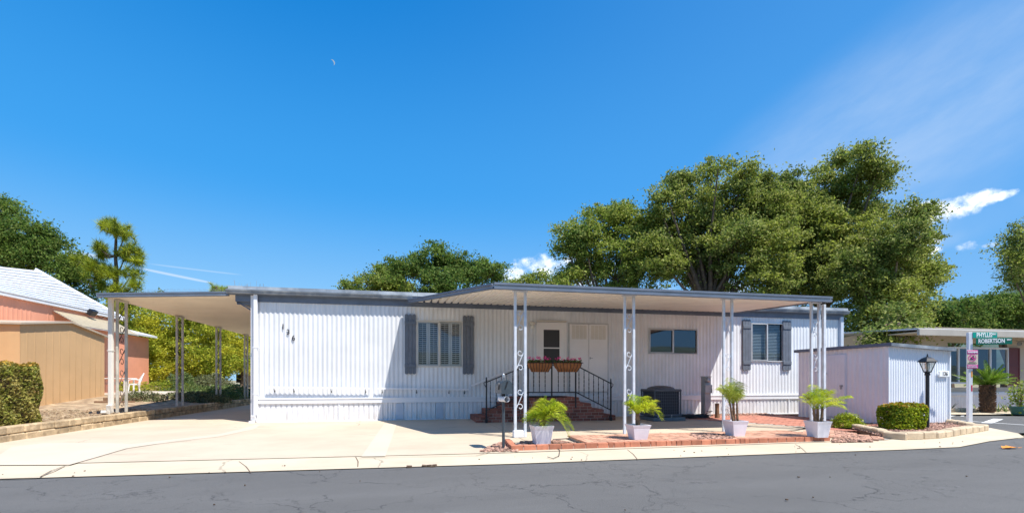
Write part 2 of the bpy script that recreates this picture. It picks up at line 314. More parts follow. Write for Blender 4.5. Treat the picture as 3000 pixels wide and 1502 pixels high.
# ------------------------------------------------------------------ builders
def tag(o, label=None, cat=None, group=None, kind=None):
    if label: o['label'] = label
    if cat: o['category'] = cat
    if group: o['group'] = group
    if kind: o['kind'] = kind
    return o
def thing(name, label, cat, loc=(0, 0, 0), group=None, rz=0):
    o = bpy.data.objects.new(name, None); col.objects.link(o); o.location = loc; o.rotation_euler = (0, 0, rz)
    o.empty_display_size = .2
    return tag(o, label, cat, group)
def root_loc(o):
    while o.parent: o = o.parent
    return Vector(o.location)
def link(name, me, mat, parent=None, org=None):
    o = bpy.data.objects.new(name, me); col.objects.link(o)
    if mat and not me.materials: me.materials.append(mat)
    if parent: o.parent = parent
    elif org is not None: o.location = org
    return o
class MB:
    def __init__(s): s.v = []; s.f = []
    def face(s, pts):
        n = len(s.v); s.v += [tuple(p) for p in pts]; s.f.append(tuple(range(n, n + len(pts)))); return s
    def box(s, x0, x1, y0, y1, z0, z1, jit=0):
        n = len(s.v); P = [(x, y, z) for z in (z0, z1) for y in (y0, y1) for x in (x0, x1)]
        if jit: P = [tuple(c + random.uniform(-jit, jit) for c in p) for p in P]
        s.v += P
        s.f += [tuple(n + i for i in q) for q in ((0, 2, 3, 1), (4, 5, 7, 6), (0, 1, 5, 4), (2, 6, 7, 3), (0, 4, 6, 2), (1, 3, 7, 5))]; return s
    def cbox(s, x0, x1, y0, y1, z0, z1, b=.01):          # box with chamfered edges
        n0 = len(s.v); cx, cy, cz = (x0 + x1) / 2, (y0 + y1) / 2, (z0 + z1) / 2; hx, hy, hz = (x1 - x0) / 2, (y1 - y0) / 2, (z1 - z0) / 2
        b = min(b, hx * .9, hy * .9, hz * .9); idx = {}
        for sx in (-1, 1):
            for sy in (-1, 1):
                for sz in (-1, 1):
                    for k, (a, bb, c) in enumerate(((0, b, b), (b, 0, b), (b, b, 0))):
                        idx[(sx, sy, sz, k)] = len(s.v); s.v.append((cx + sx * (hx - a), cy + sy * (hy - bb), cz + sz * (hz - c)))
        I = idx
        for sg in (-1, 1):
            s.f.append(tuple(I[(sg, a, c, 0)] for a, c in ((-1, -1), (1, -1), (1, 1), (-1, 1))))
            s.f.append(tuple(I[(a, sg, c, 1)] for a, c in ((-1, -1), (1, -1), (1, 1), (-1, 1))))
            s.f.append(tuple(I[(a, c, sg, 2)] for a, c in ((-1, -1), (1, -1), (1, 1), (-1, 1))))
        for a in (-1, 1):
            for c in (-1, 1):
                s.f.append((I[(a, c, -1, 0)], I[(a, c, -1, 1)], I[(a, c, 1, 1)], I[(a, c, 1, 0)]))
                s.f.append((I[(a, -1, c, 0)], I[(a, -1, c, 2)], I[(a, 1, c, 2)], I[(a, 1, c, 0)]))
                s.f.append((I[(-1, a, c, 1)], I[(-1, a, c, 2)], I[(1, a, c, 2)], I[(1, a, c, 1)]))
                for e in (-1, 1): s.f.append((I[(a, c, e, 0)], I[(a, c, e, 1)], I[(a, c, e, 2)]))
        return s
    def obox(s, c, ux, uy, uz):                          # oriented box: centre + half-axis vectors
        n = len(s.v); c = Vector(c); ux, uy, uz = Vector(ux), Vector(uy), Vector(uz)
        for k in (-1, 1):
            for j in (-1, 1):
                for i in (-1, 1): s.v.append(tuple(c + ux * i + uy * j + uz * k))
        s.f += [tuple(n + i for i in q) for q in ((0, 2, 3, 1), (4, 5, 7, 6), (0, 1, 5, 4), (2, 6, 7, 3), (0, 4, 6, 2), (1, 3, 7, 5))]; return s
    def tube(s, pts, rad, n=6, cap=True):
        pts = [Vector(p) for p in pts]; m = len(pts)
        rad = rad if isinstance(rad, (list, tuple)) else [rad] * m
        base = len(s.v); up = None
        for i, p in enumerate(pts):
            d = (pts[min(i + 1, m - 1)] - pts[max(i - 1, 0)])
            d = d.normalized() if d.length > 1e-9 else Vector((0, 0, 1))
            if up is None: up = Vector((0, 0, 1)) if abs(d.z) < .9 else Vector((1, 0, 0))
            a = d.cross(up)
            if a.length < 1e-6: a = d.cross(Vector((0, 1, 0)))
            a.normalize(); b = a.cross(d).normalized(); up = b
            for k in range(n):
                t = 2 * math.pi * k / n; s.v.append(tuple(p + a * math.cos(t) * rad[i] + b * math.sin(t) * rad[i]))
        for i in range(m - 1):
            for k in range(n):
                k2 = (k + 1) % n; s.f.append((base + i * n + k, base + i * n + k2, base + (i + 1) * n + k2, base + (i + 1) * n + k))
        if cap:
            s.f.append(tuple(base + k for k in range(n))[::-1]); s.f.append(tuple(base + (m - 1) * n + k for k in range(n)))
        return s
    def lathe(s, prof, cx=0, cy=0, z0=0, n=16, ph=0):    # prof: (r, z)
        base = len(s.v)
        for r, z in prof:
            for k in range(n):
                t = 2 * math.pi * k / n + ph; s.v.append((cx + r * math.cos(t), cy + r * math.sin(t), z0 + z))
        for i in range(len(prof) - 1):
            for k in range(n):
                k2 = (k + 1) % n; s.f.append((base + i * n + k, base + i * n + k2, base + (i + 1) * n + k2, base + (i + 1) * n + k))
        s.f.append(tuple(base + k for k in range(n))[::-1]); s.f.append(tuple(base + (len(prof) - 1) * n + k for k in range(n)))
        return s
    def prism(s, poly, z0, z1):                          # polygon (x, y) extruded upward
        n = len(s.v); m = len(poly); ar = sum(poly[i][0] * poly[(i + 1) % m][1] - poly[(i + 1) % m][0] * poly[i][1] for i in range(m))
        if ar < 0: poly = poly[::-1]
        s.v += [(p[0], p[1], z0) for p in poly] + [(p[0], p[1], z1) for p in poly]
        s.f.append(tuple(n + i for i in range(m))[::-1]); s.f.append(tuple(n + m + i for i in range(m)))
        for i in range(m):
            j = (i + 1) % m; s.f.append((n + i, n + j, n + m + j, n + m + i))
        return s
    def build(s, name, mat, parent=None, world=False, org=None, smooth=False):
        vs = s.v
        o = root_loc(parent) if (parent and world) else (Vector(org) if org is not None else None)
        if o is not None: vs = [(a - o.x, b - o.y, c - o.z) for a, b, c in vs]
        me = bpy.data.meshes.new(name); me.from_pydata(vs, [], s.f); me.validate()
        if smooth: me.polygons.foreach_set('use_smooth', [True] * len(me.polygons))
        return link(name, me, mat, parent, org if not parent else None)
def sheet(name, poly, z, mat, kind='structure'):
    mb = MB(); mb.face([(p[0], p[1], z) for p in poly]); o = mb.build(name, mat)
    me = o.data
    if me.polygons[0].normal.z < 0: me.flip_normals()
    if kind: o['kind'] = kind
    return o
def quads(name, V, mat, parent=None, org=None, smooth=False):      # V (n, 4, 3)
    n = len(V); me = bpy.data.meshes.new(name)
    if org is not None: V = V - np.array(org)
    me.vertices.add(n * 4); me.loops.add(n * 4); me.polygons.add(n)
    me.vertices.foreach_set('co', V.reshape(-1).astype(np.float32))
    me.loops.foreach_set('vertex_index', np.arange(n * 4, dtype=np.int32))
    me.polygons.foreach_set('loop_start', np.arange(0, n * 4, 4, dtype=np.int32))
    me.update(calc_edges=True); me.validate()
    return link(name, me, mat, parent, org if not parent else None)
def unit(n):
    v = RNG.normal(size=(n, 3)); return v / np.linalg.norm(v, axis=1, keepdims=True)
def leaf_quads(P, size, aspect=.45, upbias=.9, jit=.35):
    n = len(P); u = unit(n); nr = unit(n); nr[:, 2] += upbias; v = np.cross(nr, u); v /= np.linalg.norm(v, axis=1, keepdims=True) + 1e-9
    s = size * (1 + RNG.uniform(-jit, jit, (n, 1)))
    a = u * s * .5; b = v * s * aspect * .5; fold = np.cross(u, v) * s * .08
    return np.stack([P - a, P + b + fold, P + a, P - b + fold], axis=1)
def crown_points(lobes, n, spray, shell=.55, per=26):
    """leaf sprays scattered through the volume of overlapping lobes, denser towards the outside"""
    lob = np.array(lobes, float); vol = (lob[:, 3] * lob[:, 4] * lob[:, 5]) ** .75; pr = vol / vol.sum()
    k = max(1, n // per); idx = RNG.choice(len(lob), k, p=pr); d = unit(k)
    r = shell + (1 - shell) * RNG.random((k, 1)) ** .7; r *= 1 + .14 * RNG.normal(size=(k, 1))
    Cn = lob[idx, :3] + d * r * lob[idx, 3:6]
    pts = np.repeat(Cn, per, axis=0) + RNG.normal(size=(k * per, 3)) * spray * np.repeat(.6 + .8 * RNG.random((k, 1)), per, axis=0) * np.array([1, 1, .6])
    return pts, Cn
def tree(name, label, cat, base, lobes, n, leaf, mat, bark, trunk_r=.3, spray=.33, group=None, aspect=.5, shell=.5, fork=.35, nb=130):
    base = Vector(base); t = thing(name, label, cat, base, group)
    lob = np.array(lobes, float); per = 110; K = max(20, n // per); rm = float(np.median(lob[:, 3]))
    pr = (lob[:, 3] * lob[:, 5]) ** 1.15; pr /= pr.sum(); Cn = []; Rd = []
    while len(Cn) < K:
        l = lob[RNG.choice(len(lob), p=pr)]; d = unit(1)[0]; u = RNG.random(); r = (.35 + .65 * u ** .6)
        out = RNG.random() < .24
        if out: r = RNG.uniform(.98, 1.24)
        p = l[:3] + d * r * l[3:6] * (1 + .12 * RNG.normal())
        g_ = math.sin(p[0] * 1.9 + 1.3 * math.sin(p[2] * 1.7)) * math.sin(p[2] * 2.3 + p[1]) + .5 * math.sin(p[0] * .8 + p[2] * .9)
        if not out and g_ < -.62 and RNG.random() < .75: continue
        Cn.append(p); Rd.append(spray * (RNG.uniform(.55, .95) if out else RNG.uniform(.9, 1.9)))
    Cn = np.array(Cn); Rd = np.array(Rd); cnt = np.maximum(20, (per * 1.15 * (Rd / spray / 1.25) ** 1.6)).astype(int); idx = np.repeat(np.arange(K), cnt)
    sh = RNG.normal(size=(K, 3)) * .22 + 1; P = Cn[idx] + RNG.normal(size=(len(idx), 3)) * .62 * Rd[idx][:, None] * np.array([1, 1, .62]) * sh[idx]
    quads('crown', leaf_quads(P, leaf * .8, aspect), mat, t, base)
    mb = MB(); zc = min(l[2] for l in lobes); top = max(l[2] for l in lobes)
    cx = sum(l[0] for l in lobes) / len(lobes); cy = sum(l[1] for l in lobes) / len(lobes)
    fk = Vector((base.x + (cx - base.x) * .3, base.y + (cy - base.y) * .3, base.z + max(1.0, (top - base.z) * fork)))
    mid = base.lerp(fk, .5) + Vector((random.uniform(-.15, .15), random.uniform(-.1, .1), 0))
    mb.tube([base - Vector((0, 0, .2)), base + Vector((0, 0, .15)), mid, fk], [trunk_r * 1.5, trunk_r * 1.1, trunk_r * .95, trunk_r * .8], 9)
    for l in lobes:
        c = Vector(l[:3]); m_ = fk.lerp(c, .5) + Vector((random.uniform(-.3, .3), random.uniform(-.3, .3), random.uniform(.0, .4)))
        mb.tube([fk, fk.lerp(m_, .5) + Vector((random.uniform(-.15, .15), 0, random.uniform(-.1, .2))), m_, c], [trunk_r * .4, trunk_r * .27, trunk_r * .17, trunk_r * .07], 6)
    lc = [Vector(l[:3]) for l in lobes]
    for i in RNG.choice(len(Cn), min(nb, len(Cn)), replace=False):
        p = Vector(Cn[i]); c = min(lc, key=lambda q: (q - p).length)
        m_ = c.lerp(p, .5) + Vector((random.uniform(-.2, .2), random.uniform(-.2, .2), random.uniform(-.2, .2)))
        mb.tube([c, m_, p], [trunk_r * .10, trunk_r * .055, trunk_r * .018], 4, cap=False)
    mb.build('trunk', bark, t, world=True)
    return t
def plobes(lst, d, dy=None, zscale=1.0, flat=.85):
    out = []
    for i, (px, py, r) in enumerate(lst):
        dd = d + (0 if dy is None else random.uniform(-dy, dy)); p = at(px, py, dd); rr = r * dd / F_PX
        out.append((p.x, p.y, p.z, rr, rr, rr * flat))
    return out
def ghost_crown(): pass
def text_mesh(s, size, off=0.0, ext=.002):
    cu = bpy.data.curves.new('lettering', 'FONT'); cu.body = s; cu.size = size; cu.offset = off; cu.extrude = ext
    cu.align_x = 'CENTER'; cu.align_y = 'CENTER'; cu.resolution_u = 3
    ob = bpy.data.objects.new('tmp_text', cu); col.objects.link(ob)
    dg = bpy.context.evaluated_depsgraph_get(); dg.update()
    me = bpy.data.meshes.new_from_object(ob.evaluated_get(dg)); bpy.data.objects.remove(ob); me.name = 'lettering'
    me.materials.clear(); return me
def text(name, s, size, mat, parent, loc, rz=0, off=0.0, squeeze=1.0, ext=.002):
    me = text_mesh(s, size, off, ext)
    me.transform(Matrix.Rotation(rz, 4, 'Z') @ Matrix.Rotation(R(90), 4, 'X') @ Matrix.Diagonal((squeeze, 1, 1, 1)))
    me.transform(Matrix.Translation(Vector(loc) - (root_loc(parent) if parent else Vector((0, 0, 0)))))
    me.materials.append(mat); o = bpy.data.objects.new(name, me); col.objects.link(o); o.parent = parent; return o
def corrugated(x0, x1, z0, z1, y, period, amp, holes=(), flip=1, rib=None, per=8, fn=None):
    """upright corrugated sheet in the facade plane with rectangular openings"""
    mb = MB(); n = max(2, int((x1 - x0) / period * per)); xs = [x0 + (x1 - x0) * i / n for i in range(n + 1)]
    fn = fn or (lambda x: amp * math.sin(2 * math.pi * x / period))
    ys = [y + fn(x) for x in xs]
    for i in range(n):
        segs = [(z0, z1)]; xm = (xs[i] + xs[i + 1]) / 2
        for (a, b, c, d) in holes:
            if a < xm < b:
                ns = []
                for (p, q) in segs:
                    if d <= p or c >= q: ns.append((p, q)); continue
                    if c > p: ns.append((p, c))
                    if d < q: ns.append((d, q))
                segs = ns
        for (p, q) in segs: mb.face([(xs[i], ys[i], p), (xs[i + 1], ys[i + 1], p), (xs[i + 1], ys[i + 1], q), (xs[i], ys[i], q)])
    return mb
def weld(o, smooth=True):
    import bmesh
    bm = bmesh.new(); bm.from_mesh(o.data); bmesh.ops.remove_doubles(bm, verts=bm.verts, dist=.0004)
    bm.to_mesh(o.data); bm.free()
    if smooth: o.data.polygons.foreach_set('use_smooth', [True] * len(o.data.polygons))
    return o
def scroll_pts(w, h, y=0, turns=1.15, n=16):
    """an S of wrought iron: hook spiral at each end, centred on 0, in the x-z plane"""
    pts = []; r0 = w * .5
    c = Vector((0, 0, h / 2 - r0))
    for i in range(n + 1):
        t = i / n; a = R(19) + t * turns * 2 * math.pi * .85; r = r0 * (.28 + .72 * t)
        pts.append(Vector((c.x + r * math.cos(a), y, c.z + r * math.sin(a))))
    top = [p for p in pts]
    bot = [Vector((-p.x, y, -p.z)) for p in reversed(top)]
    return top + [top[-1].lerp(bot[0], .5)] + bot
def in_poly(x, y, poly):
    c = False; j = len(poly) - 1
    for i in range(len(poly)):
        xi, yi = poly[i][0], poly[i][1]; xj, yj = poly[j][0], poly[j][1]
        if (yi > y) != (yj > y) and x < (xj - xi) * (y - yi) / (yj - yi) + xi: c = not c
        j = i
    return c
def rocks(name, poly, n, size, z, mat, label=None, hump=0.0):
    xs = [p[0] for p in poly]; ys = [p[1] for p in poly]; mb = MB(); k = 0; tries = 0
    while k < n and tries < n * 20:
        tries += 1; x = random.uniform(min(xs), max(xs)); y = random.uniform(min(ys), max(ys))
        if not in_poly(x, y, poly): continue
        k += 1; s = size * random.uniform(.5, 1.3); a = random.random() * 6.28; b = len(mb.v); zz = z + random.uniform(0, size * .5)
        for (r, h, m_) in ((1, .0, 5), (.8, .55, 5)):
            for i in range(m_):
                t = a + 6.283 * i / m_ + random.uniform(-.3, .3); q = s * r * random.uniform(.75, 1.15)
                mb.v.append((x + q * math.cos(t), y + q * .8 * math.sin(t), zz + h * s * random.uniform(.8, 1.2)))
        for i in range(5):
            j = (i + 1) % 5; mb.f.append((b + i, b + j, b + 5 + j, b + 5 + i))
        mb.f.append(tuple(b + 5 + i for i in range(5)))
    o = mb.build(name, mat); o['kind'] = 'stuff'
    return o
def brick_field(mb, x0, x1, y0, y1, z0, z1, poly=None, L_=.2, W_=.1, gap=.01, pattern='run', rot=0, o=(0, 0)):
    """pavers laid flat; pattern run or basket"""
    ca, sa = math.cos(rot), math.sin(rot)
    def put(a, b, c, d):
        cx, cy = (a + b) / 2, (c + d) / 2; X = o[0] + cx * ca - cy * sa; Y = o[1] + cx * sa + cy * ca
        if poly is not None and not in_poly(X, Y, poly): return
        h = random.uniform(-.0025, .0025)
        mb.obox((X, Y, (z0 + z1) / 2 + h), Vector((ca, sa, 0)) * (b - a) / 2, Vector((-sa, ca, 0)) * (d - c) / 2, (0, 0, (z1 - z0) / 2))
    if pattern == 'run':
        y = y0; r = 0
        while y < y1 - .02:
            x = x0 - (L_ / 2 if r % 2 else 0)
            while x < x1 - .02:
                a, b = max(x, x0), min(x + L_ - gap, x1)
                if b - a > .02: put(a, b, y, min(y + W_ - gap, y1))
                x += L_
            y += W_; r += 1
    else:
        i = 0; x = x0
        while x < x1 - .05:
            j = 0; y = y0
            while y < y1 - .05:
                if (i + j) % 2:
                    put(x, x + L_ - gap, y, y + W_ - gap); put(x, x + L_ - gap, y + W_, y + 2 * W_ - gap)
                else:
                    put(x, x + W_ - gap, y, y + L_ - gap); put(x + W_, x + 2 * W_ - gap, y, y + L_ - gap)
                y += L_; j += 1
            x += L_; i += 1
def frond(Q, base, az, length, rise, droop, nl, ll, lw, rach, taper=.35, vdroop=.5, start=.12, jag=.12, vee=.35):
    """a feather leaf: rachis arcs out and down, leaflets on both sides"""
    base = Vector(base); d = Vector((math.cos(az), math.sin(az), 0)); side = Vector((-d.y, d.x, 0)); pts = []
    for i in range(9):
        t = i / 8; pts.append(base + d * length * (t * math.cos(rise) * (1 - .12 * t)) + Vector((0, 0, length * (t * math.sin(rise) - droop * t * t))))
    def P(t):
        k = min(7, int(t * 8)); return pts[k].lerp(pts[k + 1], t * 8 - k), (pts[k + 1] - pts[k]).normalized()
    for i in range(nl):
        t = start + (1 - start) * (i + random.random() * .4) / nl; p, tg = P(min(t, .999)); up = side.cross(tg)
        if up.z < 0: up = -up
        l = ll * (math.sin(math.pi * min(1, .18 + t * .8)) ** .7) * random.uniform(1 - jag, 1 + jag)
        for s in (-1, 1):
            dr = (side * s * .85 + tg * (.45 + .35 * t) + up * vee).normalized(); m_ = p + dr * l * .55; e = m_ + (dr + Vector((0, 0, -vdroop))).normalized() * l * .45
            wv = tg * lw * .5
            Q.append([p - wv * .5, m_ - wv + up * .002, e, m_ + wv])
    rach.append(pts)
    return pts
# ------------------------------------------------------------------ the setting
YW, XL, XR = 14.5, -4.31, wl(2464, 1000, 14.5).x
def garden_z(x, y): return .24 + .32 * min(1, max(0, (y - 17) / 5)) * (min(1, max(0, (-x - 7.9) / 1.6)) if x < 0 else 1)
sheet('ground', [(-900, -700), (1100, -700), (1100, 1300), (-900, 1300)], -.06, M['ground'])
XROAD = 9.3
corner = [gr(2810, 1310), gr(2898, 1293), gr(3000, 1281)]
ax = [(p.x, p.y) for p in corner]
asph = [(-60, -9), (60, -9), (60, 8.4), (20, 8.2), (ax[2][0] + .9, ax[2][1] + .25), ax[2], ax[1], ax[0], (8.2, 6.62), (6.43, 6.66), (1.39, 6.64), (-5, 6.9), (-60, 8.6)]
sheet('road', asph, .0, M['asphalt'])
side = [(13.3, 8.2), (60, 8.3), (60, 12.1), (19.5, 12.1), (17.6, 13.2), (16.6, 16), (16.3, 60), (13.9, 60), (13.9, 20), (14.6, 10.6), (13.4, 9.6)]
sheet('side_road', side, .002, M['asphalt'])
kerb_in = [(-60, 9.6), (-5, 7.95), (1.4, 7.62), (8.1, 7.72), (9.2, 7.78), (10.7, 7.95), (12.2, 8.55), (13.4, 9.35), (14.0, 10.2)]
kerb_out = [(14.6, 10.1), (14.0, 9.1), (ax[2][0] + .75, ax[2][1] + .55), ax[2], ax[1], ax[0], (8.2, 6.62), (6.43, 6.66), (1.39, 6.64), (-5, 6.9), (-60, 8.6)]
sheet('kerb_strip', kerb_in + kerb_out, .012, M['kerb'])
# joints scored across the kerb strip: real dark gaps filled with grit
jm = MB()
for (a, b) in (((1042, 1337), (1048, 1366)), ((1838, 1316), (1868, 1345)), ((2330, 1300), (2362, 1324)), ((190, 1365), (118, 1396)), ((700, 1350), (735, 1384))):
    p, q = gr(*a, .014), gr(*b, .014); s_ = Vector((.006, 0, 0)); m_ = p.lerp(q, .5) + Vector((.02, 0, 0))
    jm.face([p - s_, p + s_, m_ + s_ * 1.3, m_ - s_ * 1.3]); jm.face([m_ - s_ * 1.3, m_ + s_ * 1.3, q + s_, q - s_])
if jm.f: o = jm.build('kerb_joint', M['soil']); o['kind'] = 'structure'
drive = [(-7.6, 7.99), (-5, 7.95), (1.4, 7.62), (8.1, 7.72), (9.0, 8.6), (9.3, 9.4), (9.6, 13.6), (9.6, 14.6), (-4.2, 14.6), (-4.2, 27), (-7.6, 27)]
sheet('driveway', drive, .020, M['concrete'])
def gpoly(pts, z): return [tuple(gr(x, y, z)) for x, y in pts]
strip = gpoly([(1059, 1336), (1129, 1335), (1147, 1285), (1162, 1240), (1126, 1240), (1092, 1288)], .024)
sheet('driveway_strip', strip, .024, M['concrete_pale'])
patch = gpoly([(-200, 1362), (-200, 1330), (0, 1330), (35, 1308), (125, 1297), (290, 1296), (384, 1299), (520, 1284), (640, 1271), (700, 1257), (748, 1243), (762, 1244), (742, 1257), (640, 1278), (520, 1291), (372, 1312), (290, 1336), (205, 1360)], .024)
sheet('driveway_patch', patch, .024, M['concrete_pale'])
# seams of the slab
sm = MB()
def seam(pts, z=.0265, w=.007):
    P = [gr(x, y, z) for x, y in pts]
    for a, b in zip(P, P[1:]):
        d = (b - a).normalized(); n = Vector((-d.y, d.x, 0)) * w; sm.face([a - n, a + n, b + n, b - n])
seam([(205, 1360), (290, 1336), (372, 1312), (460, 1299), (560, 1289)]); seam([(0, 1399), (60, 1399), (118, 1395), (150, 1377), (190, 1363), (205, 1360)])
seam([(1052, 1340), (1200, 1336), (1395, 1333), (1430, 1325)]); seam([(1436, 1242), (1500, 1270), (1540, 1290)], w=.004)
o = sm.build('driveway_seam', M['soil']); o['kind'] = 'structure'

# raised planting bed on the left (terrain)
mb = MB(); ys = [6.5, 9, 12, 15, 17, 18, 19, 20, 21, 22, 24, 30, 40, 60]; xs = [-60, -30, -16, -12, -9.6, -8.6, -7.72]
for i in range(len(xs) - 1):
    for j in range(len(ys) - 1):
        mb.face([(xs[i + a], ys[j + b], garden_z(xs[i + a], ys[j + b])) for a, b in ((0, 0), (1, 0), (1, 1), (0, 1))])
o = mb.build('garden_bed', M['dirt']); o['kind'] = 'structure'
sheet('garden_patio', [(-16, 23), (-9.3, 23.4), (-8.9, 27.5), (-9.4, 31), (-16, 31)], .575, M['concrete_pale'])
lawn = MB(); lawn.face([(-7.3, 27, .02), (60, 27, .02), (60, 70, .02), (-7.3, 70, .02)]); o = lawn.build('back_ground', M['ground']); o['kind'] = 'structure'
rocks('garden_gravel', [(-9.8, 12.8), (-7.95, 12.8), (-7.95, 17), (-9.0, 18.5), (-11.8, 18.5), (-11.8, 15)], 900, .045, .24, M['dirt'])

# hills far off
def hill(name, cx, cy, rx, ry, h, seed):
    rr = np.random.default_rng(seed); mb = MB(); n = 40; m = 22
    ph = rr.uniform(0, 6.28, 6)
    for j in range(m + 1):
        for i in range(n + 1):
            u, v = i / n * 2 - 1, j / m * 2 - 1
            z = h * max(0, math.cos(u * 1.57)) ** .8 * max(0, math.cos(v * 1.57)) * (1 + .16 * math.sin(5 * u + ph[0]) + .1 * math.sin(11 * u + 4 * v + ph[1]) + .05 * math.sin(23 * u + ph[2]))
            mb.v.append((cx + u * rx, cy + v * ry, z - 1))
    for j in range(m):
        for i in range(n):
            a = j * (n + 1) + i; mb.f.append((a, a + 1, a + n + 2, a + n + 1))
    o = mb.build(name, M['farhill'], smooth=True); o['kind'] = 'structure'; return o
hill('hill', 640, 330, 230, 150, 104, 3)
hill('hill', 120, -420, 620, 120, 34, 5)

# ------------------------------------------------------------------ mobile home
home = thing('mobile_home', 'long low white corrugated mobile home with slate trim, dark shutters and house number 136', 'mobile home', (XL, YW, 0))
ZB0, ZB1 = .53, .68; ZT = 3.50
def rect(a, b, Y=YW): p, q = wl(*a, Y), wl(*b, Y); return (p.x, q.x, q.z, p.z)
w1 = rect((1220, 938), (1354, 1074)); w2 = rect((1900, 962), (2041, 1036)); w3 = rect((2199, 946), (2293, 1058))
dr = rect((1574, 946), (1656, 1147)); cl = rect((1666, 947), (1780, 1147))
holes = [w1, w2, w3, dr, cl]
PER = .128
rw = random.Random(3)
o = corrugated(XL, XR, ZB1 - .02, ZT, YW, PER, .014, holes, fn=lambda x: .0095 * math.copysign(abs(math.sin(2 * math.pi * x / PER)) ** .9, math.sin(2 * math.pi * x / PER)) + .004 * math.sin(x * 2.1)).build('wall', M['siding'], home, world=True)
weld(o)
mb = MB(); mb.face([(XL, YW, 0.0), (XL, 21.6, 0.0), (XL, 21.6, ZT), (XL, YW, ZT)]); mb.face([(XR, YW, 0), (XR, 21.6, 0), (XR, 21.6, ZT), (XR, YW, ZT)]); mb.face([(XL, 21.6, 0), (XR, 21.6, 0), (XR, 21.6, ZT), (XL, 21.6, ZT)])
mb.build('end_wall', M['siding'], home, world=True)
# dark rooms behind the openings
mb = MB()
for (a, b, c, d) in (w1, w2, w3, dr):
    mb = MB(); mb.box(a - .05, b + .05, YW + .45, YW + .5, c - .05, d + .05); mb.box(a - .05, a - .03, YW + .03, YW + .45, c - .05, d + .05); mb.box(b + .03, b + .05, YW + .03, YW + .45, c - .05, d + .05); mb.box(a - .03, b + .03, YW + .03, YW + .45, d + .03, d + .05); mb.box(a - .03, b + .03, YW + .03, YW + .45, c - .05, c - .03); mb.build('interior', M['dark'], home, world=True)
# skirting with V ribs
def ribf(x):
    t = (x / .139) % 1.0
    if t < .16: return .018
    if t < .22: return .0
    if t < .30: return .012
    return -.004 + .004 * math.sin(t * 20)
o = corrugated(XL, XR, 0.0, ZB0 + .02, YW - .012, .139, 0, per=14, fn=ribf).build('skirting', M['skirting'], home, world=True)
mb = MB()
for k in range(9):
    xa = XL + .1 + k * 2.15; mb.box(xa, xa + .035, YW - .035, YW - .02, .01, ZB0)
mb.cbox(XL, XR, YW - .04, YW + .02, 0, .025, .004)
mb.build('skirting_joint', M['white'], home, world=True)
mb = MB(); mb.cbox(XL - .02, XR, YW - .05, YW + .02, ZB0, ZB1, .006); mb.cbox(XL - .02, XR, YW - .066, YW - .052, ZB1 - .03, ZB1 + .012, .004); mb.build('trim_band', M['white'], home, world=True)
# skirting vents in a darker paint
mb = MB()
for (x0, x1) in ((1160, 1182), (1277, 1299)):
    mb = MB(); a = wl(x0, 1200, YW).x; b = wl(x1, 1200, YW).x
    for k in range(4): xx = a + (b - a) * k / 4; mb.box(xx + .012, xx + (b - a) / 4 - .008, YW - .043, YW - .032, .05, ZB0 - .02)
    mb.box(a, b, YW - .034, YW - .031, .05, ZB0 - .02); mb.build('skirting_vent', M['gutterlight'], home, world=True)
# fascia, gutter, roof
mb = MB(); mb.box(XL - .45, XR + .05, YW - .035, YW + .01, 3.37, 3.58); mb.box(XL - .46, XL - .02, YW + .01, 21.6, 3.37, 3.58)
mb.build('fascia', M['slate'], home, world=True)
def gutter(x0, x1):
    mb = MB(); y = YW - .20
    prof = [(0, 0), (-.02, .035), (-.02, .06), (-.045, .075), (-.05, .11), (.09, .11), (.09, 0)]
    b = len(mb.v)
    for x in (x0, x1):
        for (dy, dz) in prof: mb.v.append((x, y + dy, 3.56 + dz))
    m = len(prof)
    for i in range(m): j = (i + 1) % m; mb.f.append((b + i, b + j, b + m + j, b + m + i))
    mb.f.append(tuple(b + i for i in range(m))); mb.f.append(tuple(b + m + i for i in range(m))[::-1])
    mb.build('gutter', M['slate_light'], home, world=True)
gutter(XL - .62, .02); gutter(10.72, XR + .14)
mb = MB(); mb.box(XL - .6, XR + .12, YW - .12, YW - .04, 3.54, 3.66); mb.build('soffit', M['slate'], home, world=True)
mb = MB()
RY = YW - .16
for k in range(8):
    a = XL - .6 + k * (XR + .16 - XL + .6) / 8; b = a + (XR + .16 - XL + .6) / 8 - .004
    mb.face([(a, RY, 3.66), (b, RY, 3.66), (b, RY + .03, 3.775), (a, RY + .03, 3.775)])
mb.face([(XL - .6, RY + .03, 3.775), (XR + .16, RY + .03, 3.775), (XR + .16, 18.2, 3.98), (XL - .6, 18.2, 3.98)]); mb.face([(XL - .6, 21.9, 3.76), (XR + .16, 21.9, 3.76), (XR + .16, 18.2, 3.98), (XL - .6, 18.2, 3.98)])
mb.face([(XL - .6, RY, 3.6), (XL - .6, RY + .03, 3.775), (XL - .6, 18.2, 3.98), (XL - .6, 21.9, 3.76), (XL - .6, 21.9, 3.6)]); mb.face([(XR + .16, RY, 3.6), (XR + .16, RY + .03, 3.775), (XR + .16, 18.2, 3.98), (XR + .16, 21.9, 3.76), (XR + .16, 21.9, 3.6)])
mb.build('roof', M['slate_light'], home, world=True)
p = wl(1693, 838, 16.8); mb = MB(); mb.lathe([(.085, 3.7), (.085, 4.33)], p.x, 16.8, 0, 14); mb.lathe([(.12, 4.33), (.13, 4.36), (.13, 4.5), (.12, 4.54), (.03, 4.57)], p.x, 16.8, 0, 14)
mb.build('flue', M['metal'], home, world=True)
mb = MB(); mb.lathe([(.12, 3.75), (.1, 3.93), (.03, 3.97)], 13.7, 16.0, 0, 12); mb.build('roof_vent', M['whitepaint'], home, world=True)
